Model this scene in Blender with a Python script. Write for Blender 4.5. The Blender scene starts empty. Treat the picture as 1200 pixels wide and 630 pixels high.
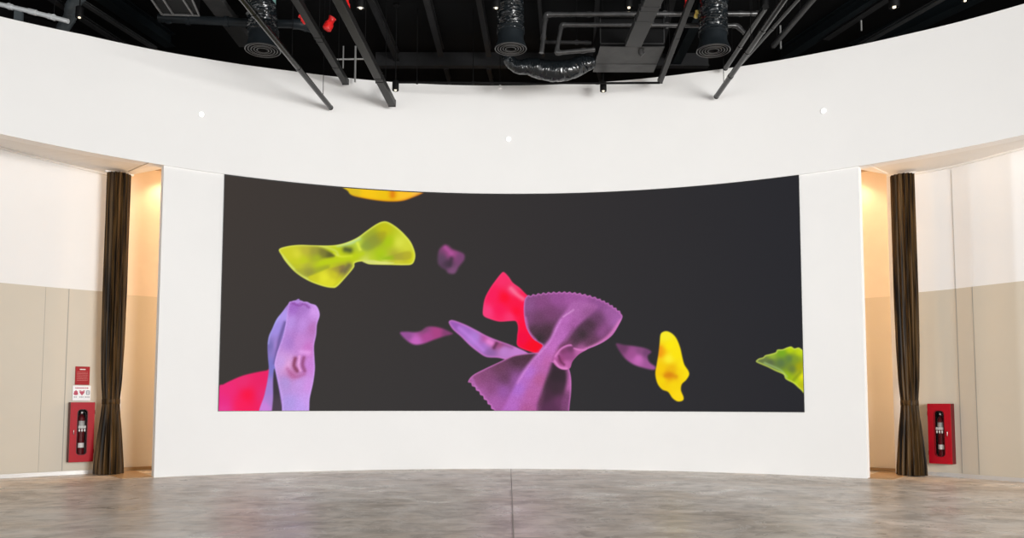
import bpy, bmesh, math, random
import numpy as np
from mathutils import Vector, Matrix

random.seed(7)
C = bpy.context.scene.collection
rad, deg, PI = math.radians, math.degrees, math.pi

# ---------------------------------------------------------------- camera model (metres, origin = centre of the round hall)
F, PX, PY = 975.0, 600.0, 400.0
PITCH, ROLL, YAW = 0.0725, 0.00161, 0.00441
CAM = Vector((0.0, -4.9157, 1.0731))
R0 = 8.60                                   # radius of the curved white wall


def ray(x, y):
    """direction of sight through a point of the 1200 x 630 photograph"""
    u, v = x - PX, y - PY
    c, s = math.cos(-ROLL), math.sin(-ROLL)
    u, v = c * u - s * v, s * u + c * v
    X, Y, Z = u / F, 1.0, -v / F
    c, s = math.cos(-PITCH), math.sin(-PITCH)
    Y, Z = c * Y + s * Z, -s * Y + c * Z
    c, s = math.cos(-YAW), math.sin(-YAW)
    X, Y = c * X - s * Y, s * X + c * Y
    return Vector((X, Y, Z))


def at_z(x, y, z):
    d = ray(x, y)
    return CAM + d * ((z - CAM.z) / d.z)


def at_y(x, y, Y):
    d = ray(x, y)
    return CAM + d * ((Y - CAM.y) / d.y)


def at_R(x, y, R=R0):
    d = ray(x, y)
    a = d.x ** 2 + d.y ** 2
    b = 2 * (CAM.x * d.x + CAM.y * d.y)
    c = CAM.x ** 2 + CAM.y ** 2 - R * R
    return CAM + d * ((-b + math.sqrt(b * b - 4 * a * c)) / (2 * a))


def pol(a, R, z=0.0):
    """a point of the hall: a = degrees from the middle of the screen wall, + to the right"""
    return Vector((R * math.sin(rad(a)), R * math.cos(rad(a)), z))


# ---------------------------------------------------------------- materials
def srgb(r, g, b):
    f = lambda c: (c / 255 / 12.92) if c / 255 <= 0.04045 else ((c / 255 + 0.055) / 1.055) ** 2.4
    return (f(r), f(g), f(b))


def mat(name, col, rough=0.5, metal=0.0, spec=0.5, var=0.06, scale=6.0, bump=0.0, bscale=40.0, emit=None, estr=1.0, coat=0.0):
    m = bpy.data.materials.new(name)
    m.use_nodes = True
    nt = m.node_tree
    b = nt.nodes['Principled BSDF']
    b.inputs['Roughness'].default_value = rough
    b.inputs['Metallic'].default_value = metal
    b.inputs['Specular IOR Level'].default_value = spec
    b.inputs['Coat Weight'].default_value = coat
    tc = nt.nodes.new('ShaderNodeTexCoord')
    if var > 0:
        n = nt.nodes.new('ShaderNodeTexNoise')
        n.inputs['Scale'].default_value = scale
        n.inputs['Detail'].default_value = 4
        r = nt.nodes.new('ShaderNodeValToRGB')
        r.color_ramp.elements[0].position = 0.3
        r.color_ramp.elements[1].position = 0.7
        r.color_ramp.elements[0].color = tuple(c * (1 - var) for c in col) + (1,)
        r.color_ramp.elements[1].color = tuple(min(1, c * (1 + var)) for c in col) + (1,)
        nt.links.new(tc.outputs['Object'], n.inputs['Vector'])
        nt.links.new(n.outputs['Fac'], r.inputs['Fac'])
        nt.links.new(r.outputs['Color'], b.inputs['Base Color'])
    else:
        b.inputs['Base Color'].default_value = (*col, 1)
    if bump > 0:
        n2 = nt.nodes.new('ShaderNodeTexNoise')
        n2.inputs['Scale'].default_value = bscale
        n2.inputs['Detail'].default_value = 5
        bp = nt.nodes.new('ShaderNodeBump')
        bp.inputs['Strength'].default_value = bump
        bp.inputs['Distance'].default_value = 0.02
        nt.links.new(tc.outputs['Object'], n2.inputs['Vector'])
        nt.links.new(n2.outputs['Fac'], bp.inputs['Height'])
        nt.links.new(bp.outputs['Normal'], b.inputs['Normal'])
    if emit:
        b.inputs['Emission Color'].default_value = (*emit, 1)
        b.inputs['Emission Strength'].default_value = estr
    return m


M = {}
M['white'] = mat('white_paint', (0.83, 0.825, 0.815), 0.6, spec=0.3, var=0.012, scale=0.8)
M['upper'] = mat('white_wall_panel', (0.80, 0.79, 0.78), 0.45, spec=0.3, var=0.012, scale=0.8)
M['beige'] = mat('beige_wall_panel', (0.575, 0.515, 0.42), 0.42, spec=0.35, var=0.03, scale=0.7)
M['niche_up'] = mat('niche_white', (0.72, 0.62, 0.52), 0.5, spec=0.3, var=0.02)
M['soffit'] = mat('soffit_paint', (0.78, 0.76, 0.73), 0.6, spec=0.3, var=0.02, scale=1.0)
M['trim'] = mat('cove_trim', (0.80, 0.78, 0.75), 0.4, var=0.01)
M['base'] = mat('baseboard_metal', (0.60, 0.58, 0.56), 0.3, metal=0.3, var=0.03)
M['bronze_and_shade'] = mat('bronze_and_ceiling_shade', (0.30, 0.20, 0.10), 0.3, metal=0.6, var=0.05)  # bronze of the baseboard; also paints shade onto the passage ceiling
M['seam'] = mat('panel_joint', (0.36, 0.34, 0.30), 0.7, var=0.0)
M['floor_joint'] = mat('floor_saw_cut', (0.44, 0.40, 0.36), 0.6, var=0.0)
M['deck'] = mat('black_deck', (0.003, 0.003, 0.0033), 0.7, spec=0.10, var=0.2, scale=1.5)
M['steel'] = mat('black_steel', (0.020, 0.020, 0.021), 0.5, spec=0.12, var=0.15, scale=3)
M['bluesteel'] = mat('dark_blue_steel', (0.008, 0.011, 0.013), 0.5, spec=0.12, var=0.15, scale=3)
M['grey_steel'] = mat('grey_steel', (0.036, 0.037, 0.038), 0.45, spec=0.2, var=0.12, scale=3)
M['galv'] = mat('dark_galvanised', (0.05, 0.05, 0.05), 0.45, metal=0.0, spec=0.25, var=0.2, scale=5, bump=0.15, bscale=6)
M['pole'] = mat('black_pole', (0.008, 0.008, 0.008), 0.25, spec=0.35, var=0.12, scale=4)
M['channel'] = mat('charcoal_channel', (0.017, 0.0168, 0.0165), 0.42, spec=0.18, var=0.1, scale=4)
M['pipe'] = mat('pipe_black', (0.055, 0.055, 0.056), 0.25, metal=0.35, spec=0.6, var=0.3, scale=9)
M['rod'] = mat('zinc_rod', (0.45, 0.45, 0.44), 0.35, metal=0.7, var=0.1)
M['vinyl'] = mat('duct_vinyl', (0.009, 0.0115, 0.0135), 0.2, spec=0.6, var=0.3, scale=10, bump=0.25, bscale=14)
M['collar'] = mat('duct_collar', (0.011, 0.0145, 0.0175), 0.45, spec=0.2, var=0.12)
M['teal'] = mat('teal_tape', (0.22, 0.42, 0.40), 0.5, var=0.15)
M['ring'] = mat('diffuser_ring', (0.11, 0.11, 0.11), 0.35, metal=0.3, var=0.05)
M['black'] = mat('matt_black', (0.004, 0.004, 0.0043), 0.6, spec=0.12, var=0.1)
M['lens'] = mat('lamp_lens', (0.8, 0.75, 0.65), 0.2, var=0.0, emit=(1.0, 0.84, 0.6), estr=1.3)
M['dot'] = mat('glowing_spot', (0.9, 0.9, 0.88), 0.4, var=0.0, emit=(1.0, 0.99, 0.95), estr=1.2)
M['red'] = mat('red_enamel', (0.40, 0.003, 0.012), 0.4, spec=0.15, var=0.06, scale=5)
M['bright_red'] = mat('red_fitting', (0.75, 0.015, 0.015), 0.4, var=0.08)
M['yellow'] = mat('yellow_tag', (0.65, 0.50, 0.12), 0.4, var=0.05)
M['dark_red'] = mat('dark_red_enamel', (0.10, 0.002, 0.005), 0.4, spec=0.2, var=0.06)
M['sign_red'] = mat('sign_red', (0.36, 0.006, 0.010), 0.45, spec=0.15, var=0.05)
M['sign_ink'] = mat('sign_pale_ink', (0.60, 0.20, 0.18), 0.5, var=0.0)
M['sign_white'] = mat('sign_white', (0.80, 0.80, 0.82), 0.4, var=0.02)
M['ink_red'] = mat('ink_crimson', (0.45, 0.03, 0.08), 0.5, var=0.0)
M['ink_grey'] = mat('ink_grey', (0.30, 0.32, 0.36), 0.5, var=0.0)
M['patch_grey'] = mat('patch_grey', (0.40, 0.40, 0.39), 0.4, var=0.08, scale=20)
M['label_white'] = mat('label_white', (0.75, 0.74, 0.72), 0.4, var=0.02)
M['rubber'] = mat('black_rubber', (0.008, 0.008, 0.008), 0.5, var=0.1)
M['chrome'] = mat('chrome', (0.6, 0.6, 0.6), 0.2, metal=1.0, var=0.05)
M['palepipe'] = mat('pale_pipe', (0.62, 0.64, 0.65), 0.35, metal=0.2, var=0.08)
M['greyduct'] = mat('grey_duct', (0.055, 0.066, 0.072), 0.45, var=0.15)
M['warm_floor_glow'] = mat('painted_warm_glow', (0.44, 0.29, 0.16), 0.4, var=0.1, scale=10)  # floor tone with the passage's warm light painted in
M['frame_black'] = mat('screen_edge_black', (0.012, 0.012, 0.012), 0.5, var=0.0)

# velvet of the curtains: dark brown with gold fold highlights painted in as streaks
m = bpy.data.materials.new('brown_velvet'); m.use_nodes = True
nt = m.node_tree; b = nt.nodes['Principled BSDF']
b.inputs['Roughness'].default_value = 0.42
b.inputs['Specular IOR Level'].default_value = 0.10
b.inputs['Sheen Weight'].default_value = 0.0
b.inputs['Sheen Tint'].default_value = (0.6, 0.4, 0.2, 1)
tc = nt.nodes.new('ShaderNodeTexCoord'); mp = nt.nodes.new('ShaderNodeMapping')
mp.inputs['Scale'].default_value = (26, 26, 1.0)
n = nt.nodes.new('ShaderNodeTexNoise'); n.inputs['Scale'].default_value = 1.0; n.inputs['Detail'].default_value = 4
r = nt.nodes.new('ShaderNodeValToRGB')
r.color_ramp.elements[0].position = 0.40; r.color_ramp.elements[0].color = (0.0065, 0.0035, 0.0016, 1)
r.color_ramp.elements[1].position = 0.66; r.color_ramp.elements[1].color = (0.098, 0.055, 0.020, 1)
nt.links.new(tc.outputs['Object'], mp.inputs['Vector']); nt.links.new(mp.outputs['Vector'], n.inputs['Vector'])
nt.links.new(n.outputs['Fac'], r.inputs['Fac']); nt.links.new(r.outputs['Color'], b.inputs['Base Color'])
M['velvet'] = m

# clear glass of the cabinet windows
m = bpy.data.materials.new('clear_glass'); m.use_nodes = True
nt = m.node_tree; b = nt.nodes['Principled BSDF']
b.inputs['Base Color'].default_value = (0.03, 0.035, 0.035, 1)
b.inputs['Roughness'].default_value = 0.05; b.inputs['Specular IOR Level'].default_value = 0.2
b.inputs['Alpha'].default_value = 0.05
M['glass'] = m

# polished concrete: cloudy patches, thin pale trowel veins, a few warm stains
m = bpy.data.materials.new('polished_concrete'); m.use_nodes = True
nt = m.node_tree; b = nt.nodes['Principled BSDF']; L = nt.links.new
tc = nt.nodes.new('ShaderNodeTexCoord')


def noise(scale, detail, rough=0.5, dist=0.0, vec=None):
    n = nt.nodes.new('ShaderNodeTexNoise')
    n.inputs['Scale'].default_value = scale; n.inputs['Detail'].default_value = detail
    n.inputs['Roughness'].default_value = rough; n.inputs['Distortion'].default_value = dist
    L(vec or tc.outputs['Object'], n.inputs['Vector'])
    return n


def ramp(fac, stops):
    r = nt.nodes.new('ShaderNodeValToRGB')
    while len(r.color_ramp.elements) < len(stops):
        r.color_ramp.elements.new(0.5)
    for e, (p, c) in zip(r.color_ramp.elements, stops):
        e.position = p; e.color = (*c, 1)
    L(fac, r.inputs['Fac'])
    return r


def mix(kind, fac, a, c):
    x = nt.nodes.new('ShaderNodeMix'); x.data_type = 'RGBA'; x.blend_type = kind
    if isinstance(fac, float): x.inputs['Factor'].default_value = fac
    else: L(fac, x.inputs['Factor'])
    L(a, x.inputs['A']); L(c, x.inputs['B'])
    return x.outputs['Result']


big = ramp(noise(0.55, 5, 0.6, 0.6).outputs['Fac'], [(0.32, (0.54, 0.452, 0.37)), (0.5, (0.72, 0.635, 0.555)), (0.68, (0.80, 0.745, 0.69))])
mid = ramp(noise(2.2, 6, 0.62, 1.2).outputs['Fac'], [(0.36, (0.62, 0.60, 0.58)), (0.5, (0.98, 0.98, 0.98)), (0.62, (1.22, 1.22, 1.22))])
col = mix('MULTIPLY', 0.75, big.outputs['Color'], mid.outputs['Color'])
mp_ = nt.nodes.new('ShaderNodeMapping'); mp_.inputs['Scale'].default_value = (0.35, 1.0, 1.0); mp_.inputs['Rotation'].default_value = (0, 0, 0.18)
L(tc.outputs['Object'], mp_.inputs['Vector'])
fine = ramp(noise(4.5, 5, 0.6, 0.8, mp_.outputs['Vector']).outputs['Fac'], [(0.34, (0.80, 0.79, 0.78)), (0.5, (1, 1, 1)), (0.64, (1.13, 1.13, 1.14))])
col = mix('MULTIPLY', 0.9, col, fine.outputs['Color'])
vn = noise(1.1, 6, 0.6, 2.2)
sub = nt.nodes.new('ShaderNodeMath'); sub.operation = 'SUBTRACT'; sub.inputs[1].default_value = 0.5; L(vn.outputs['Fac'], sub.inputs[0])
ab = nt.nodes.new('ShaderNodeMath'); ab.operation = 'ABSOLUTE'; L(sub.outputs[0], ab.inputs[0])
vein = ramp(ab.outputs[0], [(0.0, (0.55, 0.55, 0.55)), (0.02, (0.0, 0.0, 0.0)), (1.0, (0, 0, 0))])
pale = nt.nodes.new('ShaderNodeRGB'); pale.outputs[0].default_value = (0.88, 0.83, 0.78, 1)
col = mix('MIX', vein.outputs['Color'], col, pale.outputs[0])
L(col, b.inputs['Base Color'])
rr = ramp(noise(1.6, 5, 0.6, 1.0).outputs['Fac'], [(0.3, (0.24, 0.24, 0.24)), (0.7, (0.42, 0.42, 0.42))])
L(rr.outputs['Color'], b.inputs['Roughness'])
b.inputs['Specular IOR Level'].default_value = 0.13
bp = nt.nodes.new('ShaderNodeBump'); bp.inputs['Strength'].default_value = 0.12; bp.inputs['Distance'].default_value = 0.02
L(noise(3.0, 4, 0.5, 0.5).outputs['Fac'], bp.inputs['Height']); L(bp.outputs['Normal'], b.inputs['Normal'])
M['floor'] = m


# ---------------------------------------------------------------- mesh helpers
def obj(name, bm, material, parent=None, smooth=False, loc=None, rotz=0.0):
    me = bpy.data.meshes.new(name)
    bmesh.ops.recalc_face_normals(bm, faces=bm.faces)
    bm.to_mesh(me); bm.free()
    mats = material if isinstance(material, (list, tuple)) else [material]
    for mm in mats: me.materials.append(mm)
    if smooth:
        for p in me.polygons: p.use_smooth = True
        me.set_sharp_from_angle(angle=rad(40))
    o = bpy.data.objects.new(name, me); C.objects.link(o)
    if parent is not None: o.parent = parent
    if loc is not None: o.location = loc
    o.rotation_euler.z = rotz
    return o


def tag(o, label, cat, group=None):
    o['label'] = label; o['category'] = cat
    if group: o['group'] = group
    return o


def thing(name, label, cat, loc=(0, 0, 0), rotz=0.0, group=None):
    o = bpy.data.objects.new(name, None); C.objects.link(o)
    o.location = loc; o.rotation_euler.z = rotz
    return tag(o, label, cat, group)


def struct(name, bm, m, parent=None, smooth=False):
    o = obj(name, bm, m, parent, smooth)
    if parent is None: o['kind'] = 'structure'
    return o


def box(bm, lo, hi, mi=0):
    v = [bm.verts.new((x, y, z)) for x in (lo[0], hi[0]) for y in (lo[1], hi[1]) for z in (lo[2], hi[2])]
    for q in ((0, 1, 3, 2), (4, 6, 7, 5), (0, 4, 5, 1), (2, 3, 7, 6), (0, 2, 6, 4), (1, 5, 7, 3)):
        f = bm.faces.new([v[i] for i in q]); f.material_index = mi
    return v


def bev(bm, w, seg=2):
    bmesh.ops.bevel(bm, geom=list(bm.edges), offset=w, segments=seg, affect='EDGES', profile=0.7)


def beam(bm, a, b, w, h, up=Vector((0, 0, 1))):
    """rectangular bar from a to b, w wide, h high"""
    a, b = Vector(a), Vector(b)
    t = (b - a).normalized(); s = t.cross(up).normalized(); u = s.cross(t).normalized()
    vs = []
    for p in (a, b):
        for i, j in ((-1, -1), (1, -1), (1, 1), (-1, 1)):
            vs.append(bm.verts.new(p + s * (i * w / 2) + u * (j * h / 2)))
    for k in range(4): bm.faces.new((vs[k], vs[(k + 1) % 4], vs[4 + (k + 1) % 4], vs[4 + k]))
    bm.faces.new(vs[:4]); bm.faces.new(vs[4:])


def ibeam(bm, a, b, w, h, t=0.014):
    a, b = Vector(a), Vector(b); d = Vector((0, 0, h / 2 - t / 2))
    beam(bm, a + d, b + d, w, t); beam(bm, a - d, b - d, w, t); beam(bm, a, b, t, h - 2 * t)


def tube(bm, pts, r, seg=14, rfun=None, caps=True):
    pts = [Vector(p) for p in pts]
    rings = []
    n0 = None
    for i, p in enumerate(pts):
        t = (pts[min(i + 1, len(pts) - 1)] - pts[max(i - 1, 0)]).normalized()
        if n0 is None:
            n0 = t.cross(Vector((0, 0, 1)) if abs(t.z) < 0.9 else Vector((1, 0, 0))).normalized()
        n0 = (n0 - t * n0.dot(t)).normalized(); bn = t.cross(n0)
        ring = []
        for k in range(seg):
            a = 2 * PI * k / seg
            rr = r if rfun is None else rfun(i / (len(pts) - 1), a)
            ring.append(bm.verts.new(p + (n0 * math.cos(a) + bn * math.sin(a)) * rr))
        rings.append(ring)
    for i in range(len(rings) - 1):
        for k in range(seg):
            bm.faces.new((rings[i][k], rings[i][(k + 1) % seg], rings[i + 1][(k + 1) % seg], rings[i + 1][k]))
    if caps:
        bm.faces.new(rings[0]); bm.faces.new(rings[-1])


def rounded(pts, r=0.08, n=5):
    """polyline with its corners rounded"""
    pts = [Vector(p) for p in pts]; out = [pts[0]]
    for i in range(1, len(pts) - 1):
        a, p, c = pts[i - 1], pts[i], pts[i + 1]
        d1, d2 = (a - p), (c - p); q = min(r, d1.length * .45, d2.length * .45)
        s, e = p + d1.normalized() * q, p + d2.normalized() * q
        for k in range(n + 1):
            t = k / n
            out.append(s.lerp(p, t).lerp(p.lerp(e, t), t))
    out.append(pts[-1])
    return out


def spline(pts, n=8, closed=False):
    """Catmull-Rom through the points"""
    P = [Vector(p) for p in pts]; N = len(P); out = []
    for i in range(N if closed else N - 1):
        if closed: a, b_, c, d = P[i - 1], P[i], P[(i + 1) % N], P[(i + 2) % N]
        else: a, b_, c, d = P[max(i - 1, 0)], P[i], P[i + 1], P[min(i + 2, N - 1)]
        for k in range(n):
            t = k / n
            out.append(0.5 * ((2 * b_) + (c - a) * t + (2 * a - 5 * b_ + 4 * c - d) * t * t + (3 * b_ - a - 3 * c + d) * t ** 3))
    if not closed: out.append(P[-1])
    return out


def lathe(bm, prof, seg=24, c=(0, 0), rfun=None, hollow=False):
    rings = []
    for i, (r, z) in enumerate(prof):
        ring = []
        for k in range(seg):
            a = 2 * PI * k / seg; q = r if rfun is None else r * rfun(i, a)
            ring.append(bm.verts.new((c[0] + q * math.cos(a), c[1] + q * math.sin(a), z)))
        rings.append(ring)
    for i in range(len(rings) - 1):
        for k in range(seg):
            bm.faces.new((rings[i][k], rings[i][(k + 1) % seg], rings[i + 1][(k + 1) % seg], rings[i + 1][k]))
    if hollow:                       # a ring: close the section instead of capping it
        for k in range(seg): bm.faces.new((rings[-1][k], rings[-1][(k + 1) % seg], rings[0][(k + 1) % seg], rings[0][k]))
    else:
        bm.faces.new(rings[0]); bm.faces.new(rings[-1])


def curved_slab(bm, a0, a1, Rin, Rout, zlo, zhi, step=1.0, mi=0):
    """part of a ring; radii and heights are numbers or functions of the angle"""
    g = lambda v, a: v(a) if callable(v) else v
    n = max(2, int(math.ceil(abs(a1 - a0) / step)))
    cols = []
    for i in range(n + 1):
        a = a0 + (a1 - a0) * i / n
        cols.append([bm.verts.new(pol(a, g(R, a), g(z, a))) for R, z in ((Rin, zlo), (Rin, zhi), (Rout, zhi), (Rout, zlo))])
    for i in range(n):
        for k in range(4):
            f = bm.faces.new((cols[i][k], cols[i][(k + 1) % 4], cols[i + 1][(k + 1) % 4], cols[i + 1][k])); f.material_index = mi
    for c in (cols[0], cols[-1]):
        f = bm.faces.new(c); f.material_index = mi


def table(rows):
    xs, ys = zip(*rows)
    return lambda a: float(np.interp(a, xs, ys))


# ---------------------------------------------------------------- the setting
Zs, ZJ = 4.50, 2.737                          # underside of the curved bulkhead; joint between beige and white panels
DECK = 7.30

bm = bmesh.new(); box(bm, (-15, -14, -0.15), (15, 14, 0)); struct('floor', bm, M['floor'])
bm = bmesh.new()
beam(bm, (0.045, -14, 0.0005), (0.045, 8.61, 0.0005), 0.012, 0.003)
struct('trim_1', bm, M['floor_joint'])

# screen wall
bm = bmesh.new(); curved_slab(bm, -35.62, 36.2, 8.625, 8.77, 0.0, 4.52, 0.6)
struct('wall_front', bm, M['white'], smooth=True)
# curved bulkhead above
ztop = table([(-75, 5.85), (-50, 6.03), (-43, 6.128), (-36.9, 6.175), (-32.2, 6.216), (-23.7, 6.274), (-12, 6.30), (0, 6.33), (20.8, 6.345), (32.9, 6.313), (40.8, 6.274), (45.4, 6.241), (50.6, 6.211), (75, 6.05)])
bm = bmesh.new(); curved_slab(bm, -75, 75, 8.60, 8.80, Zs, ztop, 0.6)
struct('wall_upper', bm, M['white'], smooth=True)

# outer walls left and right of the curtains, beige below and white above
Rl = table([(-75, 9.83), (-37.4, 9.83)])
Rr = table([(37.4, 9.80), (40, 9.76), (42.2, 9.70), (44, 9.61), (47.4, 9.50), (75, 9.45)])
zl = table([(-75, 4.95), (-47.2, 4.667), (-43.3, 4.617), (-38.9, 4.558), (-37, 4.54)])
zr = table([(37, 4.565), (39.2, 4.572), (44.35, 4.56), (48.4, 4.585), (75, 4.8)])
for side, Rf, zf, a0, a1, sg in (('left', Rl, zl, -75, -37.6, -1), ('right', Rr, zr, 37.9, 75, 1)):
    o_ = lambda d, Rf=Rf: (lambda a: Rf(a) + d)
    bm = bmesh.new()
    curved_slab(bm, a0, a1, Rf, o_(0.12), 0, ZJ, 0.2, 0)
    curved_slab(bm, a0, a1, o_(0.004), o_(0.12), ZJ, zf, 0.2, 1)
    w = struct('wall_' + side, bm, [M['beige'], M['upper']], smooth=True)
    for a, lo, hi, w_ in ((((-41.5, 0.06, ZJ, .010), (-43.3, 0.06, ZJ, .004))) if sg < 0 else ((42.5, 0.06, ZJ, .012), (43.9, 0.06, ZJ, .010), (42.5, ZJ, 4.5, .003))):
        bm = bmesh.new(); curved_slab(bm, a - deg(w_ / 9.7) / 2, a + deg(w_ / 9.7) / 2, o_(-0.0025), o_(0.01), lo, hi)
        obj('panel_seam', bm, M['seam'], w)
    bm = bmesh.new(); curved_slab(bm, a0, a1, o_(-0.018), o_(0.01), 0, 0.055, 1.0)
    struct('baseboard_' + side, bm, M['base'], smooth=True)
    bm = bmesh.new(); curved_slab(bm, a0, a1, o_(-0.03), o_(0.03), (lambda a, zf=zf: zf(a) - 0.03), (lambda a, zf=zf: zf(a) + 0.02), 1.0)
    struct('trim_2' if sg < 0 else 'trim_3', bm, M['trim'], smooth=True)
    # soffit between bulkhead and outer wall
    bm = bmesh.new(); n = 40; rows = []
    inner0 = -34.8 if sg < 0 else 35.4
    edge = (-37.6 if sg < 0 else 37.9)
    for i in range(n + 1):
        t = i / n
        ai = inner0 + ((sg * 75) - inner0) * t; ao = edge + ((sg * 75) - edge) * t
        rows.append([bm.verts.new(p) for p in (pol(ai, 8.62, Zs + .004), pol(ao, Rf(ao) + 0.02, zf(ao)), pol(ao, Rf(ao) + 0.02, zf(ao) + 0.10), pol(ai, 8.62, Zs + 0.10))])
    for i in range(n):
        for k in range(4): bm.faces.new((rows[i][k], rows[i][(k + 1) % 4], rows[i + 1][(k + 1) % 4], rows[i + 1][k]))
    bm.faces.new(rows[0]); bm.faces.new(rows[-1])
    struct('ceiling_' + side, bm, M['soffit'])
    # groove between the soffit and the lintel strip over the opening
    p0 = pol(sg * 37.05, 8.615, Zs); p1 = pol(sg * 37.75, 9.30, Zs + .006)
    bm = bmesh.new(); beam(bm, p0, p1, 0.018, 0.008); struct('trim_4' if sg < 0 else 'trim_5', bm, M['seam'] if sg < 0 else M['trim'])
    # passage behind the screen wall
    e0, e1 = sorted((sg * 37.4, sg * 14))
    bm = bmesh.new()
    curved_slab(bm, e0, e1, 10.03, 10.15, 0, ZJ, 1.0, 0); curved_slab(bm, e0, e1, 10.035, 10.15, ZJ, 5.0, 1.0, 1)
    struct('wall_passage_' + side, bm, [M['beige'], M['niche_up']], smooth=True)
    bm = bmesh.new(); curved_slab(bm, sg * 37.35 - .35, sg * 37.35 + .35, Rf(sg * 38) + 0.002, 10.15, 0, 4.75); struct('wall_return_' + side, bm, M['upper'])
    bm = bmesh.new(); curved_slab(bm, e0, e1, 10.0, 10.04, 0.012, 0.06, 1.0)
    struct('baseboard_passage_' + side, bm, M['bronze_and_shade'], smooth=True)
    bm = bmesh.new(); curved_slab(bm, e0, e1, 8.78, 10.03, 4.78, 4.86, 1.0)
    struct('ceiling_passage_' + side, bm, M['bronze_and_shade'])  # brown colour stands in for shade on this ceiling
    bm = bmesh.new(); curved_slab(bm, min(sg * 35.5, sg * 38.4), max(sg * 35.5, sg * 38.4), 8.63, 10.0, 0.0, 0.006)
    struct('floor_glow_left' if sg < 0 else 'floor_glow_right', bm, M['warm_floor_glow'])  # thin strip painting warm light and its reflection onto the floor

# black roof: deck, joists, cross beam, dark wall beyond the bulkhead
roof = struct('ceiling', (lambda b: (box(b, (-15, -14, DECK), (15, 14, DECK + .2)), b)[1])(bmesh.new()), M['deck'])
bm = bmesh.new(); curved_slab(bm, -80, 80, 11.3, 11.5, 4.6, DECK, 2.0); struct('wall_roof_void', bm, M['deck'])


def joist(a, c, w=0.10, h=0.16, z=DECK - 0.08, m='steel', ext=2.5):
    p, q = at_z(*a, z), at_z(*c, z); d = (p - q).normalized()
    bm = bmesh.new(); ibeam(bm, p + d * ext, q, w, h); obj('joist', bm, M[m], roof)


zc = DECK - 0.09
for a, c, w in (((436, 0), (466, 68), .085), ((501, 0), (517, 62), .10), ((562, 0), (573, 62), .09), ((632, 0), (637, 62), .05), ((787, 0), (772, 62), .10), ((700, 0), (697, 62), .07)):
    joist(a, c, w, 0.16, zc)
joist((1019, -2), (915, 66), .20, .22, DECK - .12, 'bluesteel'); joist((1040, -2), (968, 45), .12, .06, DECK - .25, 'steel')
joist((1150, -12), (1000, 60), .22, .25, DECK - .13, 'bluesteel'); joist((1108, -4), (1008, 53), .09, .05, 6.9, 'grey_steel')
joist((93, 0), (182, 57), .08, .05, 6.9, 'grey_steel'); joist((128, -2), (200, 48), .2, .22, DECK - .12, 'bluesteel')
joist((60, -2), (150, 56), .10, .06, 6.85, 'steel'); joist((826, 0), (792, 70), .16, .2, DECK - .11, 'bluesteel', .2)
bm = bmesh.new(); yb = 9.55
ibeam(bm, at_y(440, 69, yb), at_y(830, 69, yb), 0.14, 0.30, 0.02); obj('cross_beam', bm, M['steel'], roof)
for x in (522, 572, 640, 700):
    bm = bmesh.new(); ibeam(bm, at_y(x, 78, 9.6), at_y(x + 5, 96, 10.9), 0.07, 0.1); obj('joist', bm, M['steel'], roof)

# ---------------------------------------------------------------- LED video wall
A0, A1, ZB, ZT = -29.88, 30.56, 0.930, 4.487
led = thing('video_wall', 'huge curved LED video wall showing colourful bow-tie pasta floating on charcoal', 'screen', pol(0, 8.60, ZB))
NX, NZ = 940, 384
aa = np.radians(np.linspace(A0, A1, NX)); zz = np.linspace(ZB + .006, ZT - .006, NZ)
AG, ZG = np.meshgrid(aa, zz)
RS = 8.596
co = np.stack([RS * np.sin(AG), RS * np.cos(AG), ZG], -1).reshape(-1, 3)
# picture coordinates of every diode of the screen
q = co - np.array(CAM)
c_, s_ = math.cos(YAW), math.sin(YAW); qx, qy = c_ * q[:, 0] - s_ * q[:, 1], s_ * q[:, 0] + c_ * q[:, 1]
c_, s_ = math.cos(PITCH), math.sin(PITCH); qy, qz = c_ * qy + s_ * q[:, 2], -s_ * qy + c_ * q[:, 2]
u_, v_ = F * qx / qy, -F * qz / qy
GX, GY = PX + math.cos(ROLL) * u_ - math.sin(ROLL) * v_, PY + math.sin(ROLL) * u_ + math.cos(ROLL) * v_
IMG = np.zeros((len(GX), 3))
tx = np.clip((GX - 260) / 680, 0, 1)[:, None]; ty = np.clip((GY - 205) / 275, 0, 1)[:, None]
IMG[:] = np.array([57, 53, 51]) * (1 - tx) + np.array([38, 38, 43]) * tx
IMG += (1 - ty) * (1 - tx) * np.array([4, 1, -1]) + ty * (tx * (1 - tx)) * 4 * np.array([2, 2, 2])


def smooth_poly(pts, n=6, closed=True):
    return np.array([(p.x, p.y) for p in spline([(x, y, 0) for x, y in pts], n, closed)])


def seg_dist(X, Y, P, closed):
    d2 = np.full(len(X), 1e18)
    N = len(P)
    for i in range(N if closed else N - 1):
        ax, ay = P[i]; bx, by = P[(i + 1) % N]
        dx, dy = bx - ax, by - ay; l2 = dx * dx + dy * dy + 1e-9
        t = np.clip(((X - ax) * dx + (Y - ay) * dy) / l2, 0, 1)
        d2 = np.minimum(d2, (X - ax - t * dx) ** 2 + (Y - ay - t * dy) ** 2)
    return np.sqrt(d2)


def inside(X, Y, P):
    r = np.zeros(len(X), bool); N = len(P)
    for i in range(N):
        ax, ay = P[i]; bx, by = P[(i + 1) % N]
        if ay == by: continue
        r ^= ((ay > Y) != (by > Y)) & (X < (bx - ax) * (Y - ay) / (by - ay) + ax)
    return r


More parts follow.
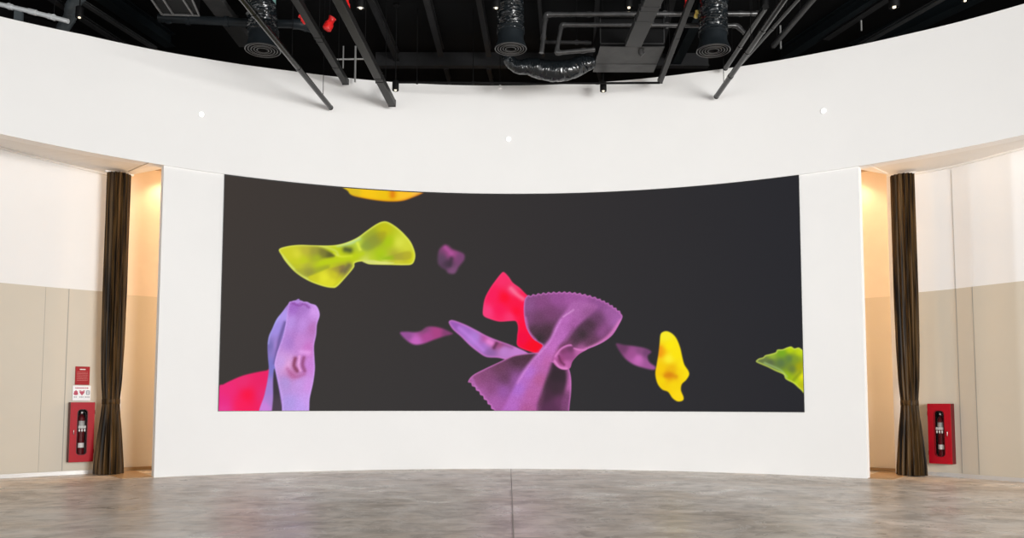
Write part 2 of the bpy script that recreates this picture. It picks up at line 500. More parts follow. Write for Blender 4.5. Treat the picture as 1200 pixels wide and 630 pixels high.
def paint(pts, cols, blur=0.9, rim=None, strokes=(), grain=0.0, n=6, soft=9.0, opacity=1.0, gain=(1.0, 0, 0, 0)):
    """fill one shape of the picture: cols = (x, y, r, g, b) anchors, rim = (colour, width, strength), strokes = (line, width, colour, strength)"""
    P = smooth_poly(pts, n)
    lo, hi = P.min(0) - 3 * blur - 2, P.max(0) + 3 * blur + 2
    k = np.where((GX > lo[0]) & (GX < hi[0]) & (GY > lo[1]) & (GY < hi[1]))[0]
    if not len(k): return
    X, Y = GX[k], GY[k]
    d = seg_dist(X, Y, P, True); ins = inside(X, Y, P); sd = np.where(ins, d, -d)
    cov = np.clip(sd / (2 * blur) + 0.5, 0, 1); cov = cov * cov * (3 - 2 * cov) * opacity
    W = np.zeros(len(k)); A = np.zeros((len(k), 3))
    for x, y, *c in cols:
        w = 1.0 / ((X - x) ** 2 + (Y - y) ** 2 + soft) ** 1.6
        W += w; A += w[:, None] * np.array(c)
    A /= W[:, None]
    for line, wd, c, st in strokes:
        PL = smooth_poly(line, 6, False) if len(line) > 1 else np.array([line[0], line[0]])
        a = st * np.exp(-(seg_dist(X, Y, PL, False) / wd) ** 2)
        A = A * (1 - a[:, None]) + a[:, None] * np.array(c)
    if rim:
        a = rim[2] * np.exp(-(np.maximum(sd - rim[3] if len(rim) > 3 else sd, 0) / rim[1]) ** 2)
        A = A * (1 - a[:, None]) + a[:, None] * np.array(rim[0])
    A = A * gain[0] + np.array(gain[1:])
    if grain:
        A += (np.random.default_rng(3).random(len(k)) - 0.5)[:, None] * grain
    IMG[k] = IMG[k] * (1 - cov[:, None]) + cov[:, None] * A


def scallop(a, b_, n, amp, bulge=0.0):
    """points of a pinked pasta edge from a to b"""
    a, b_ = np.array(a, float), np.array(b_, float); d = b_ - a; nrm = np.array([d[1], -d[0]]) / np.linalg.norm(d)
    out = []
    for i in range(2 * n + 1):
        t = i / (2 * n)
        out.append(tuple(a + d * t + nrm * (bulge * 4 * t * (1 - t) + (amp if i % 2 else 0))))
    return out


# orange piece at the top edge
paint([(405, 214), (408, 224), (413, 229), (425, 232), (440, 234.5), (455, 236), (470, 235.5), (482, 232), (498, 224), (498, 212)],
      [(415, 224, 225, 190, 30), (430, 226, 250, 200, 15), (455, 228, 240, 195, 10), (475, 227, 255, 195, 40), (490, 224, 255, 200, 80)], 1.3,
      strokes=[([(460, 224), (460, 229)], 4, (225, 120, 10), .8), ([(412, 231), (440, 236), (470, 236.5), (495, 227)], 2.5, (200, 95, 10), .7)])
# green bow
paint([(327, 292), (336, 288.5), (350, 286.8), (366, 287.2), (384, 287.5), (396, 286.5), (407, 283.5), (419, 278), (430, 270), (441, 262.5), (449, 259.3), (456, 260.5), (466, 267), (475, 275.5), (482, 284.5),
       (486.3, 296), (486, 304), (482.5, 309.5), (474, 310.5), (458, 310.2), (444, 309.8), (432, 309.2), (425, 306.2), (416, 308), (414.5, 313.5), (405, 325), (395, 335.5), (389, 337), (378, 335), (362, 329), (347, 319.5), (336, 308), (330, 299)],
      [(340, 296, 205, 205, 35), (350, 301, 222, 220, 55), (358, 294, 190, 185, 60), (372, 297, 150, 150, 60), (382, 304, 188, 205, 15), (345, 309, 190, 195, 35), (362, 317, 165, 165, 60), (375, 312, 185, 205, 20), (372, 322, 200, 200, 30), (381, 326, 228, 225, 45),
       (392, 325, 215, 215, 25), (402, 317, 150, 140, 60), (392, 293, 190, 205, 20), (400, 299, 195, 210, 20), (415, 300, 190, 205, 15), (420, 286, 180, 205, 60), (432, 285, 145, 155, 55), (442, 280, 140, 150, 45), (450, 270, 200, 195, 15), (455, 283, 170, 200, 10),
       (468, 285, 225, 230, 75), (476, 290, 215, 220, 60), (446, 297, 175, 205, 10), (436, 304, 185, 205, 30), (447, 302, 150, 190, 10), (462, 299, 170, 165, 50), (475, 300, 180, 172, 40), (466, 306, 210, 205, 50), (450, 307, 225, 228, 120), (430, 307, 220, 225, 120), (481, 301, 215, 215, 20)],
      0.9, rim=((235, 240, 95), 1.8, .8), soft=30,
      strokes=[([(405, 292), (410, 293)], 4.0, (75, 85, 45), .9), ([(391, 297), (400, 300.5), (412, 300)], 1.6, (225, 235, 60), .7), ([(375, 287.5), (392, 293), (396, 298)], 1.8, (215, 225, 110), .6),
               ([(396, 286.5), (410, 284), (420, 279)], 3.0, (190, 225, 175), .8), ([(419, 285), (422, 292)], 2.2, (225, 238, 70), .85), ([(404, 317), (409, 311)], 3.6, (110, 100, 70), .8), ([(362, 321), (374, 316), (384, 313)], 2.4, (140, 140, 50), .5),
               ([(376, 308), (395, 305), (412, 301), (425, 297)], 2.6, (190, 212, 15), .6), ([(331, 299), (345, 316), (360, 327)], 1.8, (205, 225, 140), .6)])
paint([(331, 292.5), (350, 289), (372, 289.5), (384, 293.5), (392, 300), (378, 303), (358, 308), (345, 309), (336, 302)],
      [(337, 297, 208, 208, 38), (348, 298, 222, 220, 55), (358, 293, 190, 182, 55), (368, 294, 158, 152, 58), (378, 296, 118, 112, 52), (387, 298.5, 82, 80, 42), (372, 302, 172, 190, 30), (355, 305, 192, 205, 25), (345, 306, 200, 205, 30)], 2.2, soft=20, opacity=.9)
paint([(361, 325), (370, 321), (381, 316), (394, 312.5), (404, 311), (399, 322), (391, 333.5), (383, 334.5), (372, 331)],
      [(368, 325, 208, 205, 35), (380, 325, 232, 230, 45), (388, 331, 225, 222, 40), (392, 321, 205, 200, 35), (400, 315, 130, 112, 66), (395, 315.5, 165, 150, 55)], 1.6, soft=14, opacity=.9,
      strokes=[([(401, 318), (409, 310)], 2.2, (112, 95, 70), .6)])
paint([(346, 316), (358, 315), (372, 312.5), (386, 310.5), (378, 316), (366, 321), (356, 323)], [(352, 317, 168, 168, 55), (362, 318, 150, 148, 58), (374, 314, 165, 175, 40)], 2.6, soft=14, opacity=.7)
paint([(423, 288), (432, 279), (444, 272), (452, 272), (450, 281), (440, 289), (430, 293)], [(428, 288, 138, 158, 58), (438, 281, 142, 150, 52), (447, 275, 168, 160, 30)], 3.0, soft=14, opacity=.7)
paint([(448, 303), (462, 298), (480, 294.5), (481, 303), (466, 304.5)], [(455, 302, 150, 185, 18), (467, 300, 168, 160, 52), (477, 299, 180, 172, 42)], 1.8, soft=10, opacity=.8)
paint([(425, 306), (436, 304.5), (448, 306.5), (462, 308), (448, 309.5), (432, 308.8)], [(432, 307, 218, 222, 125), (448, 308, 228, 228, 125)], 1.2, soft=10, opacity=.9)
# small blurred violet piece
paint([(514, 294), (520, 287), (525, 287.5), (531, 292), (543, 297), (544, 304), (538, 312), (533, 320), (526, 320), (522, 316), (517, 313), (513, 307)],
      [(518, 303, 92, 66, 92), (526, 293, 135, 65, 115), (529, 298, 165, 75, 140), (540, 302, 120, 68, 112), (530, 317, 125, 78, 118), (524, 309, 70, 52, 70)], 2.4, soft=12,
      strokes=[([(522, 290), (529, 297)], 2.6, (185, 85, 160), .7), ([(529, 303), (527, 310)], 3, (62, 48, 62), .8)])
# lilac blurred piece left of centre
paint([(469, 390), (476, 388.5), (486, 389), (493, 387.5), (500, 383), (508, 382.5), (518, 384.5), (527, 388.5), (530, 391), (520, 394), (508, 398), (496, 402.5), (486, 403.5), (477, 399)],
      [(478, 393, 150, 80, 150), (487, 399, 200, 100, 190), (500, 393, 175, 70, 145), (512, 389, 170, 65, 130), (524, 390, 130, 60, 110), (497, 386, 130, 70, 115)], 2.0, soft=10)
# pink piece, lower left
paint([(250, 492), (256, 455), (262, 450), (272, 445), (284, 440), (298, 436.5), (312, 434), (322, 434), (330, 495)],
      [(262, 470, 235, 40, 130), (270, 456, 240, 40, 120), (285, 448, 235, 45, 115), (290, 462, 255, 5, 60), (282, 474, 250, 25, 90), (305, 445, 235, 30, 100), (308, 462, 230, 40, 115), (262, 479, 235, 60, 150)], 1.3, soft=60)
# violet piece standing at left
paint([(304, 488), (310, 462), (313.5, 445), (315, 432), (314, 418), (313.5, 405), (315, 394), (319, 385), (324, 374), (331, 365), (338, 356), (345, 352.5), (352, 354), (352, 400), (340, 440), (332, 490)],
      [(322, 385, 150, 120, 205), (333, 368, 165, 130, 215), (340, 358, 160, 110, 190), (317, 405, 110, 90, 160), (325, 405, 165, 120, 200), (316, 430, 115, 100, 180), (318, 455, 150, 110, 190), (310, 478, 190, 110, 200), (320, 470, 160, 112, 190)], 0.9, soft=14, gain=(1.06, 4, 14, 10),
      strokes=[([(334, 378), (327, 400), (322.5, 425)], 2.4, (90, 62, 125), .75), ([(314, 402), (317, 388), (327, 371)], 1.6, (160, 150, 225), .6)])
paint([(321.5, 432), (325, 446), (329, 468), (332, 494), (319, 494), (320, 465), (320, 445)], [(325, 450, 60, 52, 62), (325, 480, 74, 62, 76)], 1.2)
paint([(338, 356), (342, 352.8), (346, 352), (349, 353.4), (352, 351.8), (356, 353.2), (360, 353.5), (364, 355.5), (370, 357.5), (373.5, 363), (374.5, 370), (371.5, 380), (370.5, 392), (368, 405), (368.5, 420), (369, 432), (367, 448), (363, 466), (359, 490), (333, 490), (330.5, 470), (326.5, 450), (322.5, 432), (321.8, 425), (325, 412), (331, 396), (335, 378)],
      [(345, 360, 150, 80, 175), (358, 362, 160, 95, 180), (368, 365, 200, 130, 215), (343, 378, 175, 120, 205), (355, 380, 180, 115, 200), (366, 385, 170, 90, 165), (338, 400, 165, 105, 190), (350, 400, 185, 110, 190), (362, 408, 190, 95, 180), (330, 425, 185, 130, 205), (338, 428, 215, 140, 200),
       (343, 438, 180, 90, 150), (364, 430, 190, 105, 195), (335, 448, 165, 120, 195), (350, 450, 185, 125, 205), (362, 452, 195, 120, 205), (340, 472, 165, 125, 205), (352, 475, 180, 130, 215), (360, 470, 190, 130, 215)],
      0.8, rim=((205, 150, 235), 1.6, .5), soft=22, grain=14, n=5, gain=(1.06, 4, 20, 12),
      strokes=[([(346, 420), (344.5, 428), (348, 434)], 2.6, (125, 40, 80), .9), ([(356, 419), (354.5, 427), (357, 434)], 2.4, (135, 50, 105), .85), ([(351, 417), (350, 427), (352, 434)], 1.4, (225, 140, 205), .8), ([(337, 432), (345, 441), (356, 438)], 2.6, (160, 65, 125), .5),
               ([(353, 412), (362, 413)], 3, (235, 160, 235), .45), ([(342, 354.5), (350, 358), (356, 356), (362, 360)], 1.5, (120, 40, 130), .55), ([(352, 362), (346, 385), (340, 405)], 4, (150, 85, 165), .35)])
# violet leaf left of the big bow
paint([(526, 378), (528, 375), (533, 375.5), (545, 380), (558, 386.5), (570, 393), (582, 398), (596, 403), (608, 408), (618, 413), (622, 418), (600, 422), (584, 419), (570, 418), (560, 412), (550, 404), (540, 394), (531, 386)],
      [(533, 380, 140, 75, 165), (545, 387, 150, 90, 180), (556, 396, 160, 105, 195), (568, 406, 155, 95, 185), (575, 411, 130, 80, 150), (590, 411, 175, 110, 190), (605, 413, 180, 110, 190), (570, 396, 165, 70, 145), (585, 403, 140, 60, 110)], 1.1, rim=((195, 105, 190), 1.8, .7), soft=14, gain=(1.08, 4, 10, 2),
      strokes=[([(573, 400), (578, 403)], 4.5, (215, 115, 195), .9), ([(582, 402), (579, 407)], 2.6, (85, 30, 70), .85), ([(590, 402), (600, 406)], 2.5, (105, 40, 95), .5), ([(538, 384), (552, 396), (566, 410)], 2.5, (185, 115, 215), .5)])
# hot pink bow behind
paint([(590.5, 318.7), (596, 324), (601, 331), (609, 337), (617, 345), (626, 352), (640, 370), (640, 408), (634, 414.5), (622, 412), (607, 405.5), (606, 395), (607, 386), (606.5, 380), (604, 376), (597, 376), (585, 376.5), (574, 373.5), (567, 370), (565.8, 364), (568, 350), (574, 338), (581, 328), (587, 320.5)],
      [(588, 328, 250, 45, 105), (577, 345, 250, 25, 90), (571, 365, 250, 60, 125), (592, 348, 255, 0, 45), (585, 362, 250, 20, 85), (600, 340, 245, 60, 115), (607, 352, 250, 15, 70), (605, 365, 255, 0, 50), (598, 371, 250, 55, 115), (612, 380, 255, 5, 60), (612, 395, 245, 0, 65), (625, 405, 250, 0, 35), (615, 360, 255, 15, 70)], 0.9, rim=((250, 75, 130), 1.5, .35), soft=20,
      strokes=[([(599, 338), (606, 345), (613, 350)], 3.0, (255, 125, 160), .75)])
# big violet bow, lower lobe
paint(scallop((548.5, 447), (580, 484), 7, 1.6, 1.0) + [(596, 496), (640, 496), (663, 492), (668, 470), (669.5, 450), (668, 436), (664, 428), (655, 424), (640, 415), (628, 413), (612, 414.5), (600, 417), (585, 424), (568, 432), (554, 439.5)],
      [(556, 446, 138, 70, 122), (568, 440, 122, 64, 108), (585, 430, 98, 54, 84), (605, 421, 70, 42, 60), (620, 416, 70, 42, 58), (575, 455, 128, 66, 118), (592, 443, 90, 50, 80), (565, 460, 160, 85, 155), (580, 470, 160, 85, 160), (590, 458, 145, 80, 160), (605, 445, 140, 76, 150), (600, 478, 165, 80, 160), (618, 470, 155, 75, 150),
       (636, 470, 90, 48, 78), (643, 450, 60, 42, 54), (652, 462, 70, 44, 64), (660, 470, 120, 60, 112), (665, 450, 175, 92, 160), (645, 478, 85, 48, 78)], 0.8, soft=45, grain=14, n=4, gain=(1.07, 2, 4, 0),
      rim=((205, 115, 195), 1.4, .75), strokes=[([(553, 444), (563, 462), (577, 479)], 2.2, (185, 105, 190), .55)])
paint([(648, 426), (656, 431), (663, 434), (664, 448), (659, 466), (653, 490), (634, 490), (637, 466), (642, 446), (646, 434)], [(655, 440, 48, 38, 44), (651, 456, 58, 42, 52), (645, 478, 88, 48, 80), (656, 470, 105, 55, 95), (640, 462, 70, 42, 62)], 3.2, soft=30, opacity=.95)
# big violet bow, upper lobe
paint([(614.5, 352)] + scallop((616, 348), (652, 343), 6, 1.6, 1.0)[1:] + scallop((652, 343), (700, 350), 8, 1.5, 2.5)[1:] + scallop((700, 350), (727.5, 367), 6, 1.4, 1.5)[1:] +
      [(729.5, 371), (726, 379), (718, 392), (708, 400), (698, 405), (687, 409.5), (678, 415), (670, 424), (667, 431), (658, 432), (649, 425), (642, 424), (634, 428), (630, 422), (632, 412), (636, 405), (631, 401), (624, 396), (617, 384), (614, 368)],
      [(620, 358, 132, 75, 132), (618, 374, 118, 66, 114), (626, 388, 72, 46, 64), (634, 355, 128, 66, 122), (632, 372, 102, 56, 94), (632, 396, 46, 36, 42), (640, 388, 66, 42, 58), (644, 366, 112, 58, 104), (652, 350, 142, 72, 140), (668, 350, 152, 78, 150), (684, 352, 155, 82, 155),
       (700, 357, 138, 74, 140), (714, 365, 148, 82, 150), (722, 374, 158, 90, 162), (700, 372, 96, 54, 92), (706, 388, 120, 62, 114), (692, 380, 66, 42, 60), (682, 392, 50, 38, 46), (676, 400, 62, 42, 56), (692, 402, 92, 52, 82), (672, 386, 82, 48, 76), (690, 364, 120, 64, 118),
       (664, 405, 110, 56, 96), (680, 407, 165, 85, 150), (668, 417, 150, 72, 130), (655, 418, 170, 82, 145), (662, 426, 180, 88, 160), (640, 415, 150, 75, 148)],
      0.75, soft=26, grain=12, n=4, gain=(1.06, 2, 4, 0), rim=((200, 112, 192), 1.4, .75),
      strokes=[([(616, 372), (620, 388), (628, 398)], 1.5, (190, 98, 172), .6), ([(686, 409), (700, 403), (714, 393), (727, 376)], 2.2, (225, 125, 195), .65), ([(718, 372), (704, 390)], 5, (150, 80, 148), .35)])
# its raised middle fold, running over both lobes
paint([(672, 353), (690, 354), (700, 359), (690, 370), (676, 383), (664, 398), (655, 405), (649, 417), (645, 428), (641, 440), (635, 458), (629, 474), (626, 492), (584, 492), (592, 474), (601, 456), (611, 437), (625, 418.5), (637, 405.5), (645, 395), (650, 383), (656, 373), (664, 363)],
      [(684, 357, 155, 82, 155), (676, 364, 158, 84, 158), (688, 366, 135, 70, 132), (664, 374, 172, 90, 175), (672, 379, 150, 74, 148), (655, 390, 172, 90, 175), (645, 404, 178, 92, 178), (632, 420, 172, 90, 175), (640, 424, 172, 82, 155), (620, 436, 170, 95, 195), (632, 444, 168, 78, 142), (608, 456, 162, 92, 192), (622, 462, 168, 80, 152), (600, 476, 165, 88, 180), (618, 480, 160, 74, 140)],
      3.0, soft=24, grain=18, n=4, opacity=.95, gain=(1.09, 4, 10, 0),
      strokes=[([(657, 374), (648, 392), (638, 407), (622, 424), (606, 448)], 1.8, (205, 128, 212), .55), ([(672, 384), (660, 402), (650, 420)], 2.0, (110, 55, 105), .45), ([(672, 363), (660, 371)], 1.2, (205, 140, 205), .6)])
# the curled lip below the fold
paint([(649, 418), (653, 411), (658, 406.5), (664, 403.5), (669, 403), (673, 407), (682, 408), (688, 409), (678, 415), (671, 423), (668, 431), (662, 433), (655, 431), (649, 425.5)],
      [(652, 417, 195, 100, 175), (660, 411, 130, 60, 108), (668, 408, 110, 56, 95), (665, 417, 150, 72, 130), (657, 421, 150, 66, 120), (664, 426, 195, 102, 172), (678, 411, 190, 100, 168)], 0.7, soft=10,
      strokes=[([(651, 417), (657, 409), (664, 405), (670, 404)], 1.4, (215, 125, 195), .9), ([(650, 423), (656, 430), (664, 431.5)], 1.8, (228, 135, 205), .9), ([(655, 417), (657, 423), (661, 427)], 1.6, (105, 42, 82), .7), ([(673, 408), (680, 410), (688, 409)], 1.2, (228, 135, 205), .7)])
# blurred violet piece right of the bow
paint([(722, 403), (732, 404), (745, 405.5), (757, 408), (763, 412), (759, 417), (761, 424), (768, 429.5), (766, 433), (755, 431), (742, 426.5), (731, 418)],
      [(730, 407, 110, 60, 100), (741, 414, 160, 80, 145), (748, 420, 200, 105, 185), (757, 413, 115, 65, 110), (750, 410, 135, 75, 125), (762, 429, 160, 85, 150)], 2.0, soft=10)
# yellow piece
paint([(774, 392), (777, 388.7), (782, 388), (788, 391), (793, 397), (797, 407), (799.5, 418), (802, 427), (806.5, 434), (807.5, 439), (804, 445), (799, 450), (798, 457), (801, 465), (800, 469), (794, 470), (788, 466), (783, 459), (776, 456), (770.5, 449), (768, 438), (769.5, 427), (771.5, 415), (773, 402)],
      [(781, 394, 250, 235, 40), (785, 405, 255, 235, 5), (775, 412, 245, 170, 10), (784, 420, 255, 240, 50), (792, 415, 255, 230, 5), (775, 432, 250, 205, 0), (787, 432, 240, 185, 5), (784, 439, 225, 140, 10), (776, 445, 250, 215, 0), (797, 438, 250, 215, 5), (804, 438, 255, 225, 10), (790, 452, 250, 215, 5), (795, 463, 255, 220, 15), (800, 428, 255, 230, 10)], 1.1, soft=12,
      strokes=[([(780, 440), (786, 439), (792, 441)], 3, (215, 130, 10), .6), ([(774, 407), (773.5, 416)], 2.4, (240, 150, 15), .7)])
# green leaf at the right edge
paint([(886, 423.5), (889, 420), (894, 418.5), (897, 416), (903, 414.5), (909, 412.5), (911, 409.5), (917, 409), (922, 407), (927, 405.8), (931, 408), (936, 407), (941, 410), (948, 412), (948, 462), (938, 456), (930, 449), (921, 444), (918, 438.5), (909, 434.5), (900, 430), (893, 427)],
      [(893, 422, 105, 120, 70), (903, 424, 90, 105, 70), (915, 425, 92, 118, 68), (925, 420, 95, 125, 65), (928, 432, 105, 125, 55), (905, 417, 150, 180, 50), (916, 413, 120, 170, 30), (926, 409, 190, 215, 10), (937, 412, 195, 215, 20), (932, 421, 130, 155, 40), (937, 429, 165, 165, 10), (922, 440, 150, 185, 20), (932, 447, 185, 210, 20), (940, 440, 235, 230, 20), (939, 452, 190, 190, 20)],
      0.9, rim=((222, 235, 95), 1.5, .8), soft=10, n=5, strokes=[([(896, 425), (914, 433), (922, 441)], 1.4, (165, 195, 120), .6), ([(930, 445), (938, 436)], 2.5, (120, 140, 25), .6)])

lin = np.clip(IMG / 255, 0, 1); lin = np.where(lin <= 0.04045, lin / 12.92, ((lin + 0.055) / 1.055) ** 2.4)
me = bpy.data.meshes.new('display_surface')
idx = np.arange(NX * NZ).reshape(NZ, NX)
quads = np.stack([idx[:-1, :-1], idx[1:, :-1], idx[1:, 1:], idx[:-1, 1:]], -1).reshape(-1, 4)
me.vertices.add(NX * NZ); me.loops.add(quads.size); me.polygons.add(len(quads))
me.vertices.foreach_set('co', (co - np.array(led.location)).ravel().astype(np.float32))
me.loops.foreach_set('vertex_index', quads.ravel().astype(np.int32))
me.polygons.foreach_set('loop_start', (np.arange(len(quads)) * 4).astype(np.int32))
me.polygons.foreach_set('loop_total', np.full(len(quads), 4, np.int32))
me.update(calc_edges=True)
at = me.color_attributes.new('picture', 'FLOAT_COLOR', 'POINT')
at.data.foreach_set('color', np.concatenate([lin, np.ones((len(lin), 1))], 1).ravel().astype(np.float32))
m = bpy.data.materials.new('led_picture'); m.use_nodes = True
nt = m.node_tree; b = nt.nodes['Principled BSDF']
b.inputs['Base Color'].default_value = (0.003, 0.003, 0.003, 1); b.inputs['Roughness'].default_value = 0.6; b.inputs['Specular IOR Level'].default_value = 0.04
vc = nt.nodes.new('ShaderNodeVertexColor'); vc.layer_name = 'picture'
nt.links.new(vc.outputs['Color'], b.inputs['Emission Color']); b.inputs['Emission Strength'].default_value = 0.98
me.materials.append(m)
for p in (0,): me.shade_smooth()
o = bpy.data.objects.new('display_surface', me); C.objects.link(o); o.parent = led
# the slim black casing behind and around the diodes
bm = bmesh.new(); curved_slab(bm, A0 - .03, A1 + .03, 8.5985, 8.624, ZB, ZT + .008, 0.6)
for v in bm.verts: v.co -= led.location
obj('casing', bm, M['frame_black'], led, smooth=True)

# three small glowing discs standing in for spots of light on the bulkhead
for x, y, lab in ((236, 134, 'small round white disc glowing as a light spot on the curved bulkhead left of the screen'), (596, 163, 'small round white disc glowing as a light spot on the curved bulkhead above the middle of the screen'), (965, 130, 'small round white disc glowing as a light spot on the curved bulkhead right of the screen')):
    p = at_R(x, y, 8.5985); a = math.atan2(p.x, p.y)
    t = thing('wall_light', lab, 'light', p, -a, 'round light spots on the bulkhead')
    bm = bmesh.new(); lathe(bm, [(0.044, 0), (0.044, 0.006), (0.038, 0.009)], 24); bmesh.ops.rotate(bm, verts=bm.verts, matrix=Matrix.Rotation(PI / 2, 3, 'X'))
    obj('disc_rim', bm, M['white'], t, True)
    bm = bmesh.new(); lathe(bm, [(0.037, 0.008), (0.037, 0.010), (0.028, 0.018), (0.005, 0.022)], 24); bmesh.ops.rotate(bm, verts=bm.verts, matrix=Matrix.Rotation(PI / 2, 3, 'X'))
    obj('lens', bm, M['dot'], t, True)  # glowing face of the imitated light spot


# ---------------------------------------------------------------- curtains
def curtain(base, ztop_, label, seed, wtop=.146, wmid=.140, wtie=.112, whem=.178):
    ang = math.atan2(base.x, base.y)
    t = thing('curtain', label, 'curtain', (base.x, base.y, 0.012), -ang)
    rng = random.Random(seed); N = 15
    amp = [0.7 + 0.6 * rng.random() for _ in range(N)]; jit = [rng.uniform(-.22, .22) for _ in range(N)]
    ztie = 1.06
    prof = table([(0.0, whem), (0.12, whem * .985), (0.5, whem * .84), (0.85, wtie * 1.10), (ztie, wtie), (1.3, wtie * 1.10), (1.9, wmid * 1.0), (2.7, wmid * 1.05), (3.6, wtop), (ztop_, wtop)])
    SEG, ROW = 240, 90

    def section(z, grow=1.0, fold=1.0):
        w = prof(z); out = []
        for k in range(SEG):
            th = 2 * PI * k / SEG; u = th / (2 * PI) * N; i = int(u) % N
            f = math.cos(2 * PI * (u + jit[i] * math.sin(PI * (u % 1)) ** 2 + .06 * math.sin(z * 1.3 + i)))
            depth = (0.15 if z > ztie else 0.13 + .05 * (1 - z / ztie)) * amp[i] * fold
            depth *= 0.45 + 0.55 * min(1, abs(z - ztie) / 0.35)
            rr = w * grow * (1 + depth * f)
            out.append((rr * math.cos(th), rr * 0.72 * math.sin(th), z))
        return out
    bm = bmesh.new(); rows = []
    for i in range(ROW + 1):
        z = ztop_ * i / ROW
        rows.append([bm.verts.new(p) for p in section(z)])
    for i in range(ROW):
        for k in range(SEG): bm.faces.new((rows[i][k], rows[i][(k + 1) % SEG], rows[i + 1][(k + 1) % SEG], rows[i + 1][k]))
    bm.faces.new(rows[0]); bm.faces.new(rows[-1])
    obj('drape', bm, M['velvet'], t, True)
    bm = bmesh.new(); rows = []
    for z, g in ((ztie - .04, 1.05), (ztie - .035, 1.10), (ztie + .03, 1.10), (ztie + .04, 1.05)):
        rows.append([bm.verts.new((x, y, z)) for x, y, _ in section(ztie, g, .5)])
    for i in range(3):
        for k in range(SEG): bm.faces.new((rows[i][k], rows[i][(k + 1) % SEG], rows[i + 1][(k + 1) % SEG], rows[i + 1][k]))
    obj('tieback', bm, M['velvet'], t, True)
    bm = bmesh.new(); beam(bm, (-.2, 0, ztop_ + .005), (.2, 0, ztop_ + .005), .05, .02); obj('curtain_track', bm, M['trim'], t)


curtain(at_R(140, 203, 9.5).xy.to_3d(), 4.49, 'brown velvet curtain tied at the waist, beside the red fire cabinet with signs above it', 1)
curtain(at_R(1057, 205, 9.5).xy.to_3d(), 4.49, 'brown velvet curtain tied at the waist, beside the red fire cabinet without signs', 2)


# ---------------------------------------------------------------- fire cabinets, extinguishers and notices
def slot_pts(w, h, n=8):
    pts = []
    r = w / 2
    for cx, cz, a0 in ((0, h / 2 - r, 0), (0, -h / 2 + r, PI)):
        for k in range(n + 1):
            a = a0 + PI * k / n; pts.append((cx + r * math.cos(a), cz + r * math.sin(a)))
    return pts


def rrect(w, h, r, n=5):
    pts = []
    for cx, cz, a0 in ((w / 2 - r, h / 2 - r, 0), (-w / 2 + r, h / 2 - r, PI / 2), (-w / 2 + r, -h / 2 + r, PI), (w / 2 - r, -h / 2 + r, 1.5 * PI)):
        for k in range(n + 1):
            a = a0 + PI / 2 * k / n; pts.append((cx + r * math.cos(a), cz + r * math.sin(a)))
    return pts


